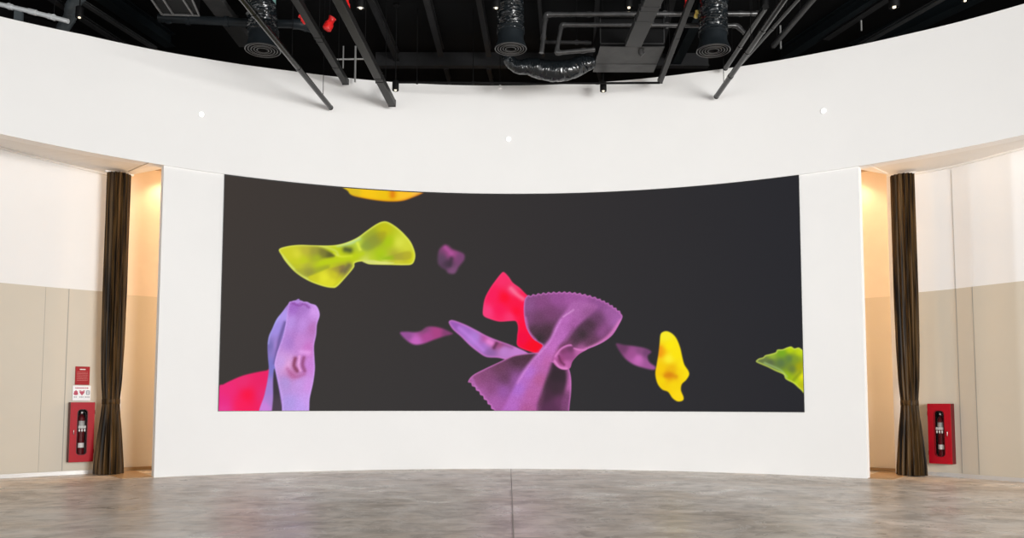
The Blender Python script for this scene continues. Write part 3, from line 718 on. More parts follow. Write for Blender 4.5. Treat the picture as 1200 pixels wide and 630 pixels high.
def cabinet(a, R, label, elabel, sx, tilt=0.0):
    """local axes: x along the wall, -y into the room, z up; the origin is at the foot of the wall below the cabinet"""
    t = thing('fire_cabinet', label, 'fire cabinet', pol(a, R, 0.188), -rad(a) + tilt, 'red fire cabinets on the outer wall')
    W, H, D = 0.325, 0.872, 0.135
    # box body: five sides
    bm = bmesh.new()
    box(bm, (-W / 2, -D + .014, 0), (-W / 2 + .012, -.002, H)); box(bm, (W / 2 - .012, -D + .014, 0), (W / 2, -.002, H))
    box(bm, (-W / 2 + .012, -D + .014, 0), (W / 2 - .012, -.002, .012)); box(bm, (-W / 2 + .012, -D + .014, H - .012), (W / 2 - .012, -.002, H)); box(bm, (-W / 2 + .012, -.012, .012), (W / 2 - .012, -.002, H - .012))
    obj('cabinet_body', bm, M['dark_red'], t)
    bm = bmesh.new(); box(bm, (-W / 2 + .013, -.0145, .013), (W / 2 - .013, -.0122, H - .013)); obj('dark_back_sheet', bm, M['black'], t)  # black sheet added to darken the cabinet interior
    # door with a rounded window
    cz = H * .50; hole = [(x, z + cz) for x, z in rrect(.128, .655, .045)]
    outer = [(x, z + H / 2) for x, z in rrect(W, H, .006, 2)]
    bm = bmesh.new()
    loops = []
    for y in (-D + .014, -D):
        lo = []
        for pts in (outer, hole):
            vs = [bm.verts.new((x, y, z)) for x, z in pts]; es = [bm.edges.new((vs[i], vs[(i + 1) % len(vs)])) for i in range(len(vs))]
            lo.append((vs, es))
        bmesh.ops.triangle_fill(bm, edges=lo[0][1] + lo[1][1], use_beauty=True)
        loops.append(lo)
    for k in (0, 1):
        A, B = loops[0][k][0], loops[1][k][0]
        for i in range(len(A)): bm.faces.new((A[i], A[(i + 1) % len(A)], B[(i + 1) % len(A)], B[i]))
    d = obj('door', bm, M['red'], t)
    bm = bmesh.new(); rim_o = [(x, z + cz) for x, z in rrect(.146, .673, .054)]
    vo, vi = [bm.verts.new((x, -D - .004, z)) for x, z in rim_o], [bm.verts.new((x, -D - .004, z)) for x, z in hole]
    vo2, vi2 = [bm.verts.new((x, -D, z)) for x, z in rim_o], [bm.verts.new((x, -D, z)) for x, z in hole]
    n_ = len(vo)
    for i in range(n_):
        j = (i + 1) % n_
        bm.faces.new((vo[i], vo[j], vi[j], vi[i])); bm.faces.new((vo[i], vo[j], vo2[j], vo2[i])); bm.faces.new((vi[i], vi[j], vi2[j], vi2[i]))
    obj('window_gasket', bm, M['dark_red'], d)
    bm = bmesh.new(); vs = [bm.verts.new((x, -D + .006, z)) for x, z in hole]; bm.faces.new(vs)
    r_ = bmesh.ops.extrude_face_region(bm, geom=list(bm.faces)); bmesh.ops.translate(bm, verts=[v for v in r_['geom'] if isinstance(v, bmesh.types.BMVert)], vec=(0, .003, 0))
    g = obj('window_pane', bm, M['glass'], d)
    # white marks printed on the pane: three square characters over three little figures
    bm = bmesh.new(); y0, y1 = -D + .0035, -D + .0058; zc = cz + .055
    for k in (-1, 0, 1):
        cx = k * .036
        for x0, x1, z0, z1 in ((-.015, .015, .030, .036), (-.015, .015, .000, .006), (-.015, -.009, .0, .036), (.009, .015, .0, .036), (-.006, .006, .015, .020), (-.003, .003, .006, .030)):
            box(bm, (cx + x0, y0, zc + z0), (cx + x1, y1, zc + z1))
        for x0, x1, z0, z1 in ((-.008, .008, -.026, -.012), (-.013, .013, -.034, -.027), (-.005, .005, -.050, -.034)):
            box(bm, (cx + x0, y0, zc + z0), (cx + x1, y1, zc + z1))
    obj('lettering', bm, M['label_white'], d)
    bm = bmesh.new(); tube(bm, rounded([(sx * .115, -D + .002, H * .46), (sx * .115, -D - .018, H * .46), (sx * .115, -D - .018, H * .54), (sx * .115, -D + .002, H * .54)], .01, 4), .005, 8)
    obj('handle', bm, M['chrome'], d, True)
    for z in (H * .14, H * .80):
        bm = bmesh.new(); tube(bm, [(-sx * (W / 2 + .003), -D + .01, z), (-sx * (W / 2 + .003), -D + .01, z + .06)], .006, 8); obj('hinge', bm, M['dark_red'], d, True)
    # the extinguisher inside
    e = thing('fire_extinguisher', elabel, 'fire extinguisher', pol(a, R, 0.188 + .0135) + Matrix.Rotation(-rad(a) + tilt, 3, 'Z') @ Vector((0, -.0675, 0)), -rad(a) + tilt, 'fire extinguishers behind cabinet glass')
    bm = bmesh.new(); lathe(bm, [(.038, .0), (.047, .012), (.049, .03), (.049, .59), (.046, .63), (.036, .662), (.018, .676), (.018, .69)], 28); obj('cylinder', bm, M['dark_red'], e, True)
    bm = bmesh.new(); lathe(bm, [(.041, .0), (.051, .004), (.051, .035), (.050, .036)], 28); obj('foot_ring', bm, M['rubber'], e, True)
    for nm, z0, z1, mm in (('white_label', .195, .262, 'label_white'), ('grey_patch', .475, .60, 'patch_grey')):  # white label below, plain grey patch on the upper cylinder
        bm = bmesh.new(); n_ = 16; A_ = []
        for k in range(n_ + 1):
            th = -PI / 2 + rad(110) * (k / n_ - .5); rr = .0502
            A_.append([bm.verts.new((rr * math.cos(th), rr * math.sin(th), z)) for z in (z0, min(z1, .585))])
        for k in range(n_): bm.faces.new((A_[k][0], A_[k][1], A_[k + 1][1], A_[k + 1][0]))
        lb = obj(nm, bm, M[mm], e, True); lb['label'] = nm.replace('_', ' ')
    bm = bmesh.new(); lathe(bm, [(.014, .685), (.020, .692), (.020, .72), (.012, .735)], 18); obj('valve', bm, M['chrome'], e, True)
    bm = bmesh.new(); beam(bm, (0, .01, .742), (0, -.046, .764), .018, .008); obj('lever', bm, M['rubber'], e)
    bm = bmesh.new(); beam(bm, (0, .01, .720), (0, -.046, .724), .018, .008); obj('carry_handle', bm, M['rubber'], e)
    bm = bmesh.new(); lathe(bm, [(.010, 0), (.013, .003), (.013, .009), (.010, .011)], 16, (0, 0)); bmesh.ops.rotate(bm, verts=bm.verts, matrix=Matrix.Rotation(PI / 2, 3, 'X')); bmesh.ops.translate(bm, verts=bm.verts, vec=(.0, -.018, .705)); obj('gauge', bm, M['label_white'], e, True)
    bm = bmesh.new(); tube(bm, spline([(.018, 0, .71), (.052, -.005, .70), (.064, -.012, .60), (.064, -.012, .40), (.063, -.012, .22)], 8), .008, 10); obj('hose', bm, M['rubber'], e, True)
    bm = bmesh.new(); tube(bm, [(.063, -.012, .23), (.063, -.012, .12)], .010, 10, rfun=lambda s, a_: .008 + .006 * s); obj('nozzle', bm, M['rubber'], e, True)
    return t


cabinet(-40.24, 9.822, 'red fire cabinet with a glass slot, low on the wall below two notices', 'fire extinguisher behind glass in the cabinet below the two notices', -1)
cabinet(41.07, 9.726, 'red fire cabinet with a glass slot, low on the wall with no notices above', 'fire extinguisher behind glass in the cabinet with no notices above', 1, -.158)


def notice(name, label, a, z0, w, h, board, marks):
    t = thing(name, label, 'sign', pol(a, 9.822, z0), -rad(a))
    bm = bmesh.new(); box(bm, (-w / 2, -.012, 0), (w / 2, -.001, h)); bev(bm, .002, 1); obj('board', bm, M[board], t)
    for nm, mm, boxes in marks:
        bm = bmesh.new()
        for x0, z0_, x1, z1_ in boxes: box(bm, (x0 * w, -.0135, z0_ * h), (x1 * w, -.0118, z1_ * h))
        obj(nm, bm, M[mm], t)


def words(x0, x1, z, hgt, seed, lo=.03, hi=.09):
    rng = random.Random(seed); out = []; x = x0
    while x < x1 - lo:
        w = min(rng.uniform(lo, hi), x1 - x); out.append((x, z, x + w, z + hgt)); x += w + .022
    return out


notice('instruction_sign', 'small red instruction board with pale lines of text above the white notice', -40.2, 1.318, .196, .272, 'sign_red',
       [('title', 'label_white', words(-.20, .22, .815, .055, 1, .06, .10)), ('text_lines', 'sign_ink', sum([words(-.38, .38, .68 - .075 * i, .018, 10 + i) for i in range(7)], []))])
ic = []
notice('safety_notice', 'small white notice with three coloured symbols between red board and cabinet', -40.22, 1.085, .245, .222, 'sign_white',
       [('heading', 'ink_red', words(-.36, .40, .80, .075, 3, .05, .10)),
        ('symbol', 'ink_red', [(-.44, .40, -.20, .50), (-.42, .50, -.22, .62), (-.40, .36, -.24, .40), (-.36, .62, -.28, .68)]),
        ('symbol', 'ink_red', [(-.12, .52, .16, .62), (-.09, .46, .13, .52), (-.05, .40, .09, .46), (-.01, .35, .05, .40), (-.14, .64, -.02, .68), (.06, .64, .18, .68)]),
        ('symbol', 'ink_grey', [(.26, .38, .44, .44), (.24, .44, .30, .62), (.40, .44, .46, .62), (.26, .62, .44, .68), (.33, .48, .37, .60)]),
        ('caption', 'ink_grey', words(-.42, -.26, .20, .07, 5, .05, .09)), ('caption', 'ink_grey', words(-.12, .12, .20, .07, 6, .04, .07)), ('caption', 'ink_grey', words(.18, .45, .20, .07, 7, .06, .12))])


# ---------------------------------------------------------------- things hung under the roof
def hang(bm, p, r=.006, top=None):
    tube(bm, [(p[0], p[1], p[2]), (p[0], p[1], (DECK if top is None else top) - .012)], r, 8)


def flex(name, m, parent, pts, r, seg=36, n=10, seed=0, amp=.10):
    """wrinkled flexible duct sleeve along a path"""
    rng = random.Random(seed); ph = [rng.uniform(0, 6.28) for _ in range(12)]
    path = spline(pts, n)

    def rf(s, a):
        k = s * len(path)
        w = .45 * math.sin(k * 1.9 + 2.3 * math.sin(a * 2 + ph[5]) + 1.2 * math.sin(a * 7 + ph[6]) + ph[7]) + .45 * math.sin(a * 9 + 1.8 * math.sin(k * .8 + ph[8])) * math.sin(k * .55 + a * 3) + .7 * math.sin(k * .85 + 1.1 * math.sin(a * 2 + ph[0]) + ph[1]) * .55 + math.sin(k * 2.3 + 1.7 * math.sin(a * 3 + ph[2]) + ph[3]) * .4 + .35 * math.sin(a * 5 + k * .5 + ph[4])
        return (r(s) if callable(r) else r) * (1 + amp * w)
    bm = bmesh.new(); tube(bm, path, r, seg, rf); return obj(name, bm, m, parent, True)


def air_diffuser(px, py, wpx, Y, label, seed, lean=0.0, teal=False):
    c = at_y(px, py, Y); r = wpx / 2 * (Y - CAM.y) / F
    t = thing('air_diffuser', label, 'air vent', c, 0, 'round diffusers on hanging ducts')
    bm = bmesh.new(); lathe(bm, [(r * .80, .30), (r * .80, .14), (r * .84, .10), (r * .97, .02), (r, .0), (r * .97, -.004), (r * .95, .012), (r * .5, .05)], 40); obj('collar', bm, M['collar'], t, True)
    for k, q in enumerate((.96, .80, .64, .48, .32)):
        q *= r; e = .0055; zc_ = -.008 + .004 * (k % 2); bm = bmesh.new()
        lathe(bm, [(q - e, zc_), (q, zc_ - e), (q + e, zc_), (q + e * .5, zc_ + e)], 40, hollow=True); obj('ring', bm, M['ring'], t, True)
        bm = bmesh.new(); lathe(bm, [(q - .004, zc_ + .004), (q - .030, .026), (q - .034, .026), (q - .008, zc_ + .004)], 40, hollow=True); obj('blade', bm, M['black'], t, True)
    bm = bmesh.new(); lathe(bm, [(r * .92, .030), (r * .92, .036), (r * .1, .04)], 40); obj('backing', bm, M['black'], t, True)
    top = DECK - c.z
    flex('duct_sleeve', M['vinyl'], t, [(0, 0, .24), (lean * .3, 0, .24 + (top - .24) * .33), (lean * .7, .0, .24 + (top - .24) * .66), (lean, 0, top - .05)], r * .80, 60, 30, seed, .055)
    for z in (.22, .27):
        bm = bmesh.new(); lathe(bm, [(r * .84, z), (r * .86, z + .004), (r * .86, z + .018), (r * .84, z + .022)], 36, hollow=True); obj('clamp_band', bm, M['collar'], t, True)
    if teal:
        bm = bmesh.new(); lathe(bm, [(r * .93, .70), (r * .95, .71), (r * .92, 1.05), (r * .9, 1.06)], 36, (lean * .5 - .03, 0), hollow=False); o = obj('insulation_tape', bm, M['teal'], t, True); o['label'] = 'pale teal insulation'
    return t


air_diffuser(308, 58.5, 43, 6.75, 'round ringed diffuser under a dark wrinkled duct with a pale teal top', 3, -.10, True)
air_diffuser(598.5, 57, 39, 6.65, 'round ringed diffuser under a wrinkled duct above the middle of the screen', 4, -.02)
air_diffuser(836, 59, 41, 6.5, 'round ringed diffuser under a wrinkled duct beside the slanting poles on the right', 5, .04)

# air handling box with its snaking flexible duct
P0, P1 = at_z(703, 54, 6.30), at_z(779, 54, 6.30)
Yn, Yf = P0.y, 7.92
t = thing('air_handling_unit', 'dark metal air handling box hung to the right of the snaking duct', 'air unit', ((P0.x + P1.x) / 2, (Yn + Yf) / 2, 6.30))
w2, d2 = (P1.x - P0.x) / 2, (Yf - Yn) / 2
bm = bmesh.new(); box(bm, (-w2, -d2, .004), (w2, d2, .46)); bev(bm, .006, 1); obj('casing', bm, M['black'], t)
bm = bmesh.new()
n_ = 3
for i in range(n_):
    y0, y1 = -d2 + 2 * d2 * i / n_, -d2 + 2 * d2 * (i + 1) / n_
    z0 = .004 * math.sin(i * 2.1) - .006
    box(bm, (-w2 * (1.0 + .02 * math.sin(i)), y0, z0 - .006), (w2 * .995, y1, z0 + .004))
obj('bottom_panel', bm, M['galv'], t)
bm = bmesh.new()
for x0, z0, x1, z1 in ((-w2, .03, w2, .045), (-w2, .43, w2, .445), (-w2, .03, -w2 + .015, .44), (w2 - .015, .03, w2, .44)): box(bm, (x0, -d2 - .01, z0), (x1, -d2 + .002, z1))
obj('front_frame', bm, M['grey_steel'], t)
for sx in (-1, 1):
    for sy in (-1, 1):
        bm = bmesh.new(); hang(bm, (sx * (w2 - .05), sy * (d2 - .08), .44), .006, DECK - 6.30); obj('hanger_rod', bm, M['black'], t)
bm = bmesh.new(); tube(bm, [(w2 * .30, -d2 + .10, -.005), (w2 * .30, -d2 + .10, -.06), (w2 * .36, -d2 + .10, -.09)], .045, 14); obj('drain_elbow', bm, M['galv'], t, True)
pa = [at_y(593, 60, 7.45), at_y(598, 72, 7.45), at_y(608, 78.5, 7.45), at_y(620, 78, 7.45), at_y(634, 81, 7.45), at_y(650, 83.5, 7.45), at_y(667, 81.5, 7.45), at_y(682, 76, 7.5), at_y(690, 74, 7.5), at_y(695, 73, 7.52)]
sd = thing('flexible_duct', 'black crinkled flexible duct snaking below the middle diffuser to the air box', 'duct', pa[5])
flex('sleeve', M['vinyl'], sd, [p - pa[5] for p in pa], table([(0, .085), (.16, .095), (.30, .115), (.40, .145), (.55, .155), (.72, .145), (.88, .11), (1, .085)]), 44, 16, 11, .045)
bm = bmesh.new(); tube(bm, [pa[0] - pa[5] + Vector((0, 0, -.02)), pa[0] - pa[5] + Vector((0, 0, DECK - pa[0].z - .012))], .09, 24); obj('riser', bm, M['collar'], sd, True)


def run(name, label, cat, pts, r, m='pipe', round_=.06, group=None, hangers=(), seg=12, couplings=()):
    t = thing(name, label, cat, pts[0], 0, group)
    path = rounded([p - pts[0] for p in pts], round_)
    bm = bmesh.new(); tube(bm, path, r, seg); obj('pipe_run', bm, M[m], t, True)
    for i in range(1, len(pts) - 1):
        a, p, c = pts[i - 1] - pts[0], pts[i] - pts[0], pts[i + 1] - pts[0]
        d1, d2_ = (a - p).normalized(), (c - p).normalized()
        bm = bmesh.new(); tube(bm, rounded([p + d1 * round_ * 1.15, p, p + d2_ * round_ * 1.15], round_), r * 1.22, seg); obj('elbow', bm, M[m], t, True)
    for f, k in couplings:
        p = (pts[k] - pts[0]).lerp(pts[k + 1] - pts[0], f); d = (pts[k + 1] - pts[k]).normalized()
        bm = bmesh.new(); tube(bm, [p - d * .03, p + d * .03], r * 1.25, seg); obj('coupling', bm, M[m], t, True)
    for f, k in hangers:
        p = (pts[k] - pts[0]).lerp(pts[k + 1] - pts[0], f)
        bm = bmesh.new(); hang(bm, p, .006, DECK - pts[0].z); obj('hanger_rod', bm, M['black'], t)
        bm = bmesh.new(); tube(bm, [p + Vector((.0, -.02, 0)), p + Vector((0, .02, 0))], r * 1.3, seg); obj('clip', bm, M[m], t, True)
    return t


YA = 6.85
run('water_pipe', 'black pipe bending down at the left end, upper of the two stacked pipes', 'pipe', [at_y(634.5, 62, YA), at_y(639.5, 17, YA), at_y(893, 16, YA)], .036, 'pipe', .07, 'bent black pipes under the roof', ((.55, 1), (.98, 1)), couplings=((.4, 0), (.2, 1), (.9, 1)))
run('water_pipe', 'black pipe with two bends, lower of the two stacked pipes', 'pipe', [at_y(697, 58, YA + .05), at_y(652, 62, YA + .05), at_y(658, 29, YA + .05), at_y(864, 30, YA + .05), at_y(876, 42, YA + .05)], .033, 'pipe', .06, 'bent black pipes under the roof', ((.6, 2),), couplings=((.5, 2), (.3, 0)))
run('water_pipe', 'short straight black pipe behind the two bent pipes', 'pipe', [at_y(636, 49, YA + .3), at_y(693, 50, YA + .3)], .026, 'steel', .05, None, ((.7, 0),), couplings=((.9, 0),))


# rectangular duct running from the box towards the viewer
def bar(name, label, cat, a, c, w, h, m, group=None, hangers=(), joints=(), tip=True, rnd=False, rods='black', hz=None):
    """straight suspended bar from a (near) to c (far end)"""
    t = thing(name, label, cat, c, 0, group); a = a - c; d = a.normalized(); z = Vector((0, 0, 0))
    bm = bmesh.new()
    if rnd: tube(bm, [a, z], w / 2, 18)
    else: beam(bm, a, z, w, h); bev(bm, min(w, h) * .06, 1)
    obj('profile', bm, M[m], t, rnd)
    for f in joints:
        p = a.lerp(z, f); bm = bmesh.new()
        if rnd: tube(bm, [p - d * .035, p + d * .035], w / 2 * 1.14, 18)
        else: beam(bm, p - d * .012, p + d * .012, w * 1.10, h * 1.10)
        obj('joint', bm, M[m], t, rnd)
    if tip:
        bm = bmesh.new()
        if rnd: tube(bm, [-d * -.02, z - d * .004], w / 2 * 1.06, 18)
        else: beam(bm, d * .01, -d * .008, w * 1.04, h * 1.04)
        obj('end_cap', bm, M['black'], t, rnd)
    for f in hangers:
        p = a.lerp(z, f); bm = bmesh.new(); hang(bm, p + Vector((0, 0, h / 2 if not rnd else w / 2 * .9)), .005, (DECK if hz is None else hz) - c.z); obj('hanger_rod', bm, M[rods], t)
    return t


zd = 6.22
bar('rectangular_duct', 'flat grey rectangular duct coming forward from the air box', 'duct', at_z(776, -25, zd), at_z(742, 51, zd), .235, .10, 'grey_steel', None, (.5,), (.42, .58, .35), False)
zt = 6.15
bar('support_channel', 'thin black channel slanting down to the right end of the long conduit', 'channel', at_z(819, -25, zt), at_z(773.5, 95, zt), .075, .075, 'channel', None, (.2, .7), (.5,))
run('conduit', 'long thin black conduit along the bulkhead top, above the screen', 'pipe', [at_z(773, 97, zt - .06), at_z(700, 97.5, zt - .06), at_z(465, 96.5, zt - .06)], .018, 'black', .02, None, ((.62, 1), (.9, 1)))

# slanting poles and channels on the left
zp = 5.62
e1 = at_R(387.5, 126, 8.50); z1 = e1.z
bar('suspended_pole', 'round black pole with a bright edge, leftmost of the slanting bars', 'pole', at_z(262, -28, z1), e1, .078, .078, 'pole', 'slanting bars under the roof', (.55, .90), (.22, .62), True, True)
e2 = at_R(405, 96, 8.45)
bar('suspended_channel', 'shorter charcoal channel just left of the longest channel, ending at the bulkhead top', 'channel', at_z(333, -25, e2.z), e2, .10, .09, 'channel', 'slanting bars under the roof', (.5, .85), (.48, .52, .80))
e3 = at_R(459.5, 121, 8.42)
bar('suspended_channel', 'longest charcoal channel, its square end beside a small black spotlight', 'channel', at_z(383, -28, e3.z), e3, .115, .11, 'channel', 'slanting bars under the roof', (.5, .86), (.72, .75))
# right
e4 = at_R(839.5, 113, 8.50)
bar('suspended_pole', 'long round black pole slanting over the bulkhead, longest of the poles on the right', 'pole', at_z(936, -25, e4.z), e4, .078, .078, 'pole', 'slanting bars under the roof', (.5, .88), (.36, .55, .78), True, True)
e5 = at_R(850, 79.5, 8.45)
bar('suspended_pole', 'short round black pole just left of the longest right-hand pole', 'pole', at_z(897, 8, e5.z), e5, .085, .085, 'pole', 'slanting bars under the roof', (.3, .8), (.6,), True, True)
e6 = at_R(868, 74, 8.50)
bar('suspended_pole', 'round grey pole just right of the longest right-hand pole', 'pole', at_z(950, -18, e6.z), e6, .07, .07, 'pole', 'slanting bars under the roof', (.3, .8), (.5,), True, True)
e7 = at_R(906, 54, 8.5)
bar('suspended_pole', 'outermost grey pole on the right, ending far back under the roof', 'pole', at_z(962, -12, e7.z), e7, .085, .085, 'grey_steel', 'slanting bars under the roof', (.4, .9), (), True, True)

# trapeze hanger between the two channels on the left, and two loose rods on the right
h0, h1 = at_y(394, 69.5, 8.1), at_y(429, 69, 8.1)
t = thing('trapeze_hanger', 'pale crossbar on two threaded rods between the left channels', 'hanger', h0)
bm = bmesh.new(); tube(bm, [Vector(), (h1 - h0) * .5, h1 - h0], .014, 10); obj('crossbar', bm, M['rod'], t, True)
for x, y0, y1, r_ in ((402, 54, 80, .012), (416, 54, 96, .017)):
    p = at_y(x, y1, 8.09); bm = bmesh.new(); tube(bm, [p - h0, Vector((p.x, p.y, at_y(x, y0, 8.09).z)) - h0], r_, 10); obj('threaded_rod', bm, M['rod'], t, True)
for x, y0, y1, lab in ((915, 30, 57, 'thin pale threaded rod hanging among the poles on the right'), (1009.5, 24, 36, 'short pale threaded rod hanging alone near the right-hand roof beams')):
    p = at_y(x, y1, 7.6 if x > 1000 else 7.9); bm = bmesh.new()
    tube(bm, [Vector(), Vector((0, 0, at_y(x, y0, p.y).z - p.z))], .014, 10)
    o = obj('threaded_rod', bm, M['rod'], None, True, p); tag(o, lab, 'rod')


# spotlights
def spot(px, py, wpx, hpx, Y, label, lit=True):
    """px, py: middle of the lamp mouth"""
    c = at_y(px, py, Y); k = (Y - CAM.y) / F; r = wpx / 2 * k; h = hpx * k
    t = thing('spotlight', label, 'spotlight', c, 0, 'black cylinder spotlights')
    bm = bmesh.new(); lathe(bm, [(r * .7, h), (r * .96, h - .01), (r, h - .02), (r, .004), (r * .96, 0), (r * .86, 0), (r * .82, .03)], 24); obj('housing', bm, M['black'], t, True)
    bm = bmesh.new(); lathe(bm, [(r * .80, .012), (r * .80, .02), (r * .3, .03)], 20); obj('reflector', bm, M['chrome'], t, True)
    bm = bmesh.new(); lathe(bm, [(r * .32, -.002), (r * .34, .004), (r * .3, .013)], 16); obj('lens', bm, M['lens'], t, True)
    bm = bmesh.new(); tube(bm, [(0, 0, h - .01), (0, 0, DECK - c.z - .012)], .009, 10); obj('stem', bm, M['black'], t, True)
    bm = bmesh.new(); lathe(bm, [(.05, DECK - c.z - .03), (.05, DECK - c.z - .012)], 16); obj('canopy', bm, M['black'], t, True)


spot(463.5, 106, 8, 12, 7.75, 'black cylinder spotlight beside the end of the longest left channel')
spot(707, 107, 8, 12, 8.05, 'black cylinder spotlight below the air handling box')
spot(422.5, 10, 11, 18, 6.25, 'black cylinder spotlight right of the red fittings at the top left')
spot(581.5, 10, 10, 18, 6.25, 'black cylinder spotlight just left of the middle wrinkled duct')
spot(737, 9.5, 10, 16, 6.9, 'black cylinder spotlight between the bent pipes and the flat duct')
spot(896.5, 9.5, 10, 18, 6.7, 'black cylinder spotlight between the right wrinkled duct and the slanting poles')
spot(1048, 9, 12.5, 22, 6.3, 'black cylinder spotlight hanging against the right-hand roof beams')
spot(1131, 1.5, 9, 14, 6.0, 'black cylinder spotlight at the top edge, farthest to the right')
spot(93, 21, 9, 14, 6.2, 'black cylinder spotlight beside the pale pipe, farthest to the left')

# small white sprinkler over the bulkhead
p = at_y(586, 103, 8.2)
t = thing('sprinkler_head', 'tiny white sprinkler head in front of the bulkhead top, left of centre', 'sprinkler', p)
bm = bmesh.new(); lathe(bm, [(.012, .05), (.018, .03), (.018, .0), (.035, -.006), (.035, -.012), (.006, -.018)], 18); obj('head', bm, M['label_white'], t, True)
bm = bmesh.new(); tube(bm, [(0, 0, .04), (0, 0, DECK - p.z - .012)], .008, 8); obj('drop_pipe', bm, M['black'], t)

# red and yellow fittings
def fitting(px, py, w, h, Y, label, m='bright_red', tilt=0.0):
    c = at_y(px, py, Y); k = (Y - CAM.y) / F
    t = thing('pipe_fitting', label, 'fitting', c); W_, H_ = w * k, h * k
    bm = bmesh.new(); lathe(bm, [(W_ * .34, -H_ / 2), (W_ * .5, -H_ * .42), (W_ * .5, H_ * .0), (W_ * .36, H_ * .12), (W_ * .36, H_ * .38), (W_ * .45, H_ * .5)], 14)
    bmesh.ops.rotate(bm, verts=bm.verts, matrix=Matrix.Rotation(tilt, 3, 'Y')); obj('body', bm, M[m], t, True)
    bm = bmesh.new(); beam(bm, (-W_ * .15, -W_ * .5, 0), (W_ * .35, -W_ * .62, H_ * .1), .018, .03); obj('lever', bm, M[m], t)
    bm = bmesh.new(); tube(bm, [(0, 0, H_ * .3), (0, 0, DECK - c.z - .012)], .010, 8); obj('drop_pipe', bm, M['black'], t)


fitting(356, 22, 9, 11, 6.5, 'small red fitting on the left side of the shorter channel', tilt=-.7)
fitting(386, 28, 11, 17, 7.2, 'larger red fitting between the two left channels', tilt=.45)
fitting(407, 5, 6, 15, 6.2, 'narrow red fitting at the top edge beside the longest channel', tilt=-.1)
fitting(805, 7, 7, 13, 6.6, 'small red fitting left of the right wrinkled duct', tilt=.1)
fitting(816, 17, 5, 9, 6.62, 'small yellow fitting touching the right wrinkled duct', 'yellow', .2)

# ducts at the top left
t = thing('air_handling_unit', 'dark air handling box with ribbed frames at the top left', 'air unit', at_z(206, 8, 6.5))
o0 = t.location.copy()
zz0 = 6.5
c4 = [at_z(172, -14, zz0), at_z(217, -14, zz0), at_z(234, 18, zz0), at_z(192, 18, zz0)]
bm = bmesh.new()
lo = [bm.verts.new(p - o0) for p in c4]; hi = [bm.verts.new(p - o0 + Vector((0, 0, .4))) for p in c4]
bm.faces.new(lo); bm.faces.new(hi)
for k in range(4): bm.faces.new((lo[k], lo[(k + 1) % 4], hi[(k + 1) % 4], hi[k]))
obj('casing', bm, M['black'], t)
for x0, x1 in ((174, 190), (188, 203), (211, 226), (223, 233)):
    bm = bmesh.new(); beam(bm, at_z(x0, -6, zz0 - .012) - o0, at_z(x1, 17, zz0 - .012) - o0, .022, .022); obj('frame_rib', bm, M['ring'], t)
bm = bmesh.new(); beam(bm, at_z(190, 17, zz0 - .012) - o0, at_z(234, 18, zz0 - .012) - o0, .022, .022); obj('frame_rib', bm, M['ring'], t)
for p in c4:
    bm = bmesh.new(); hang(bm, p.lerp(o0, .08) - o0 + Vector((0, 0, .38)), .008, DECK - o0.z); obj('hanger_rod', bm, M['black'], t)
bar('rectangular_duct', 'flat grey duct slanting behind the left wrinkled duct', 'duct', at_z(236, -20, 6.97), at_z(290, 52, 6.97), .27, .10, 'galv', None, (.4,), (.55,), False)
YB = 7.1
t = run('round_duct', 'dark horizontal duct pipe crossing behind the left wrinkled duct', 'duct', [at_y(186, 21, YB), at_y(300, 27, YB), at_y(352, 28.5, YB), at_y(371, 36, YB + .22)], .062, 'collar', .10, None, ((.1, 0), (.3, 1)), 18, ((.3, 0), (.7, 0)))
pts = [at_y(-30, -2, 6.1), at_y(38, 14, 6.1), at_y(80, 25, 6.1)]
t = run('drain_pipe', 'pale grey pipe crossing the far top left above the bulkhead', 'pipe', pts, .032, 'palepipe', .05, None, ((.6, 0), (.6, 1)), 14, ((.62, 0), (.5, 1)))
o0 = pts[0]
bm = bmesh.new(); c = at_y(22, 17.5, 6.12); box(bm, c - o0 + Vector((-.055, -.02, -.09)), c - o0 + Vector((.055, .02, .06))); o = obj('bracket', bm, M['greyduct'], t)
pts = [at_y(73, 34, 7.0), at_y(82, 20, 6.8), at_y(84, 8, 6.6), at_y(95, -6, 6.4)]
dd = thing('flexible_duct', 'bluish grey flexible duct rising behind the pale pipe at far left', 'duct', pts[0])
flex('sleeve', M['greyduct'], dd, [p - pts[0] for p in pts], .085, 28, 12, 21, .06)
bm = bmesh.new(); tube(bm, [pts[-1] - pts[0], Vector((pts[-1].x, pts[-1].y, DECK - .012)) - pts[0]], .08, 18); obj('riser', bm, M['greyduct'], dd, True)

# ---------------------------------------------------------------- light
sc = bpy.context.scene
w = bpy.data.worlds.new('daylight'); sc.world = w; w.use_nodes = True
bg = w.node_tree.nodes['Background']; bg.inputs['Color'].default_value = (0.93, 0.97, 1.0, 1); bg.inputs['Strength'].default_value = 1.15


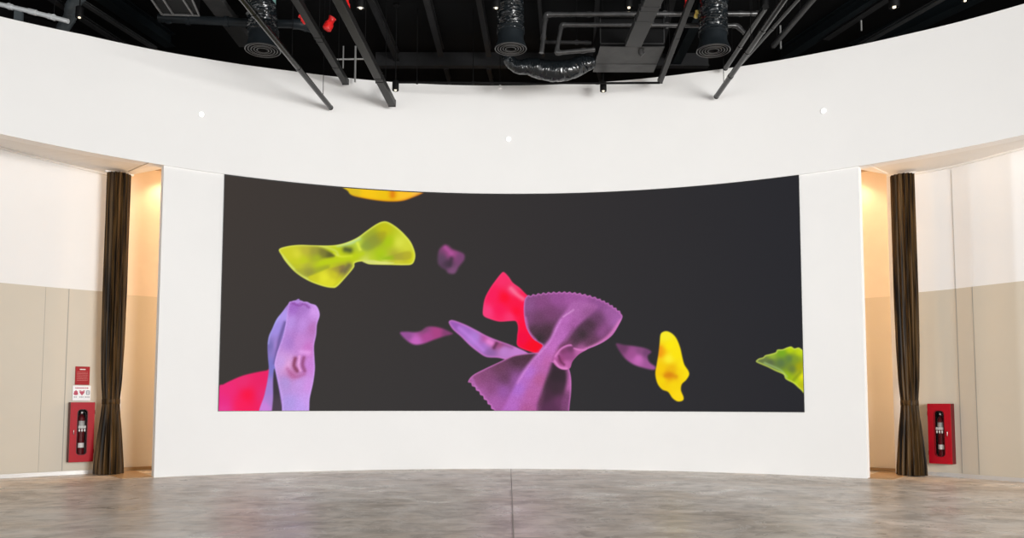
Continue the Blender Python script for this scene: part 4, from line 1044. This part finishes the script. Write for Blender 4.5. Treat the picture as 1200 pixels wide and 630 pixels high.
def area(name, loc, target, sx, sy, energy, col):
    l = bpy.data.lights.new(name, 'AREA'); l.shape = 'RECTANGLE'; l.size = sx; l.size_y = sy; l.energy = energy; l.color = col
    o = bpy.data.objects.new(name, l); C.objects.link(o); o.location = loc
    o.rotation_euler = (Vector(target) - Vector(loc)).to_track_quat('-Z', 'Y').to_euler()
    return o


area('window_daylight', (9.5, -9.0, 2.6), (-2.5, 8.0, 4.2), 5.5, 4.0, 2720, (1.0, 0.99, 0.972))
area('window_daylight', (-6, -12.5, 3.0), (1.0, 8.0, 3.0), 9, 5, 360, (1.0, 0.98, 0.96))
for sg, a in ((-1, -33.6), (1, 34.0)):
    l = bpy.data.lights.new('passage_downlight', 'SPOT'); l.energy = 30; l.color = (1.0, 0.70, 0.40); l.spot_size = rad(120); l.spot_blend = .7; l.shadow_soft_size = .04
    o = bpy.data.objects.new('passage_downlight', l); C.objects.link(o); o.location = pol(a, 9.80, 4.74)
    for aa_ in (29.5, 24.0):
        l = bpy.data.lights.new('passage_fill', 'POINT'); l.energy = 38 if aa_ > 25 else 95; l.color = (1.0, 0.64, 0.33); l.shadow_soft_size = .12  # unseen warm fill added to brighten the passage walls
        o = bpy.data.objects.new('passage_fill', l); C.objects.link(o); o.location = pol(sg * aa_, 9.35, 4.3 if aa_ > 25 else 2.2)

# ---------------------------------------------------------------- camera
cam = bpy.data.cameras.new('camera'); co_ = bpy.data.objects.new('camera', cam); C.objects.link(co_)
cam.sensor_fit = 'HORIZONTAL'; cam.sensor_width = 36.0; cam.lens = F / 1200 * 36.0
cam.shift_y = (PY - 315.0) / 1200.0
fwd = ray(PX, PY).normalized(); rgt = (ray(PX + 100, PY) - ray(PX, PY)).normalized(); upv = rgt.cross(fwd)
co_.matrix_world = Matrix(((rgt.x, upv.x, -fwd.x, CAM.x), (rgt.y, upv.y, -fwd.y, CAM.y), (rgt.z, upv.z, -fwd.z, CAM.z), (0, 0, 0, 1)))
cam.clip_start = .05; cam.clip_end = 200
sc.camera = co_
vs = sc.view_settings
vs.view_transform = 'Standard'; vs.look = 'None'; vs.exposure = 0.0; vs.gamma = 1.0; vs.use_curve_mapping = False
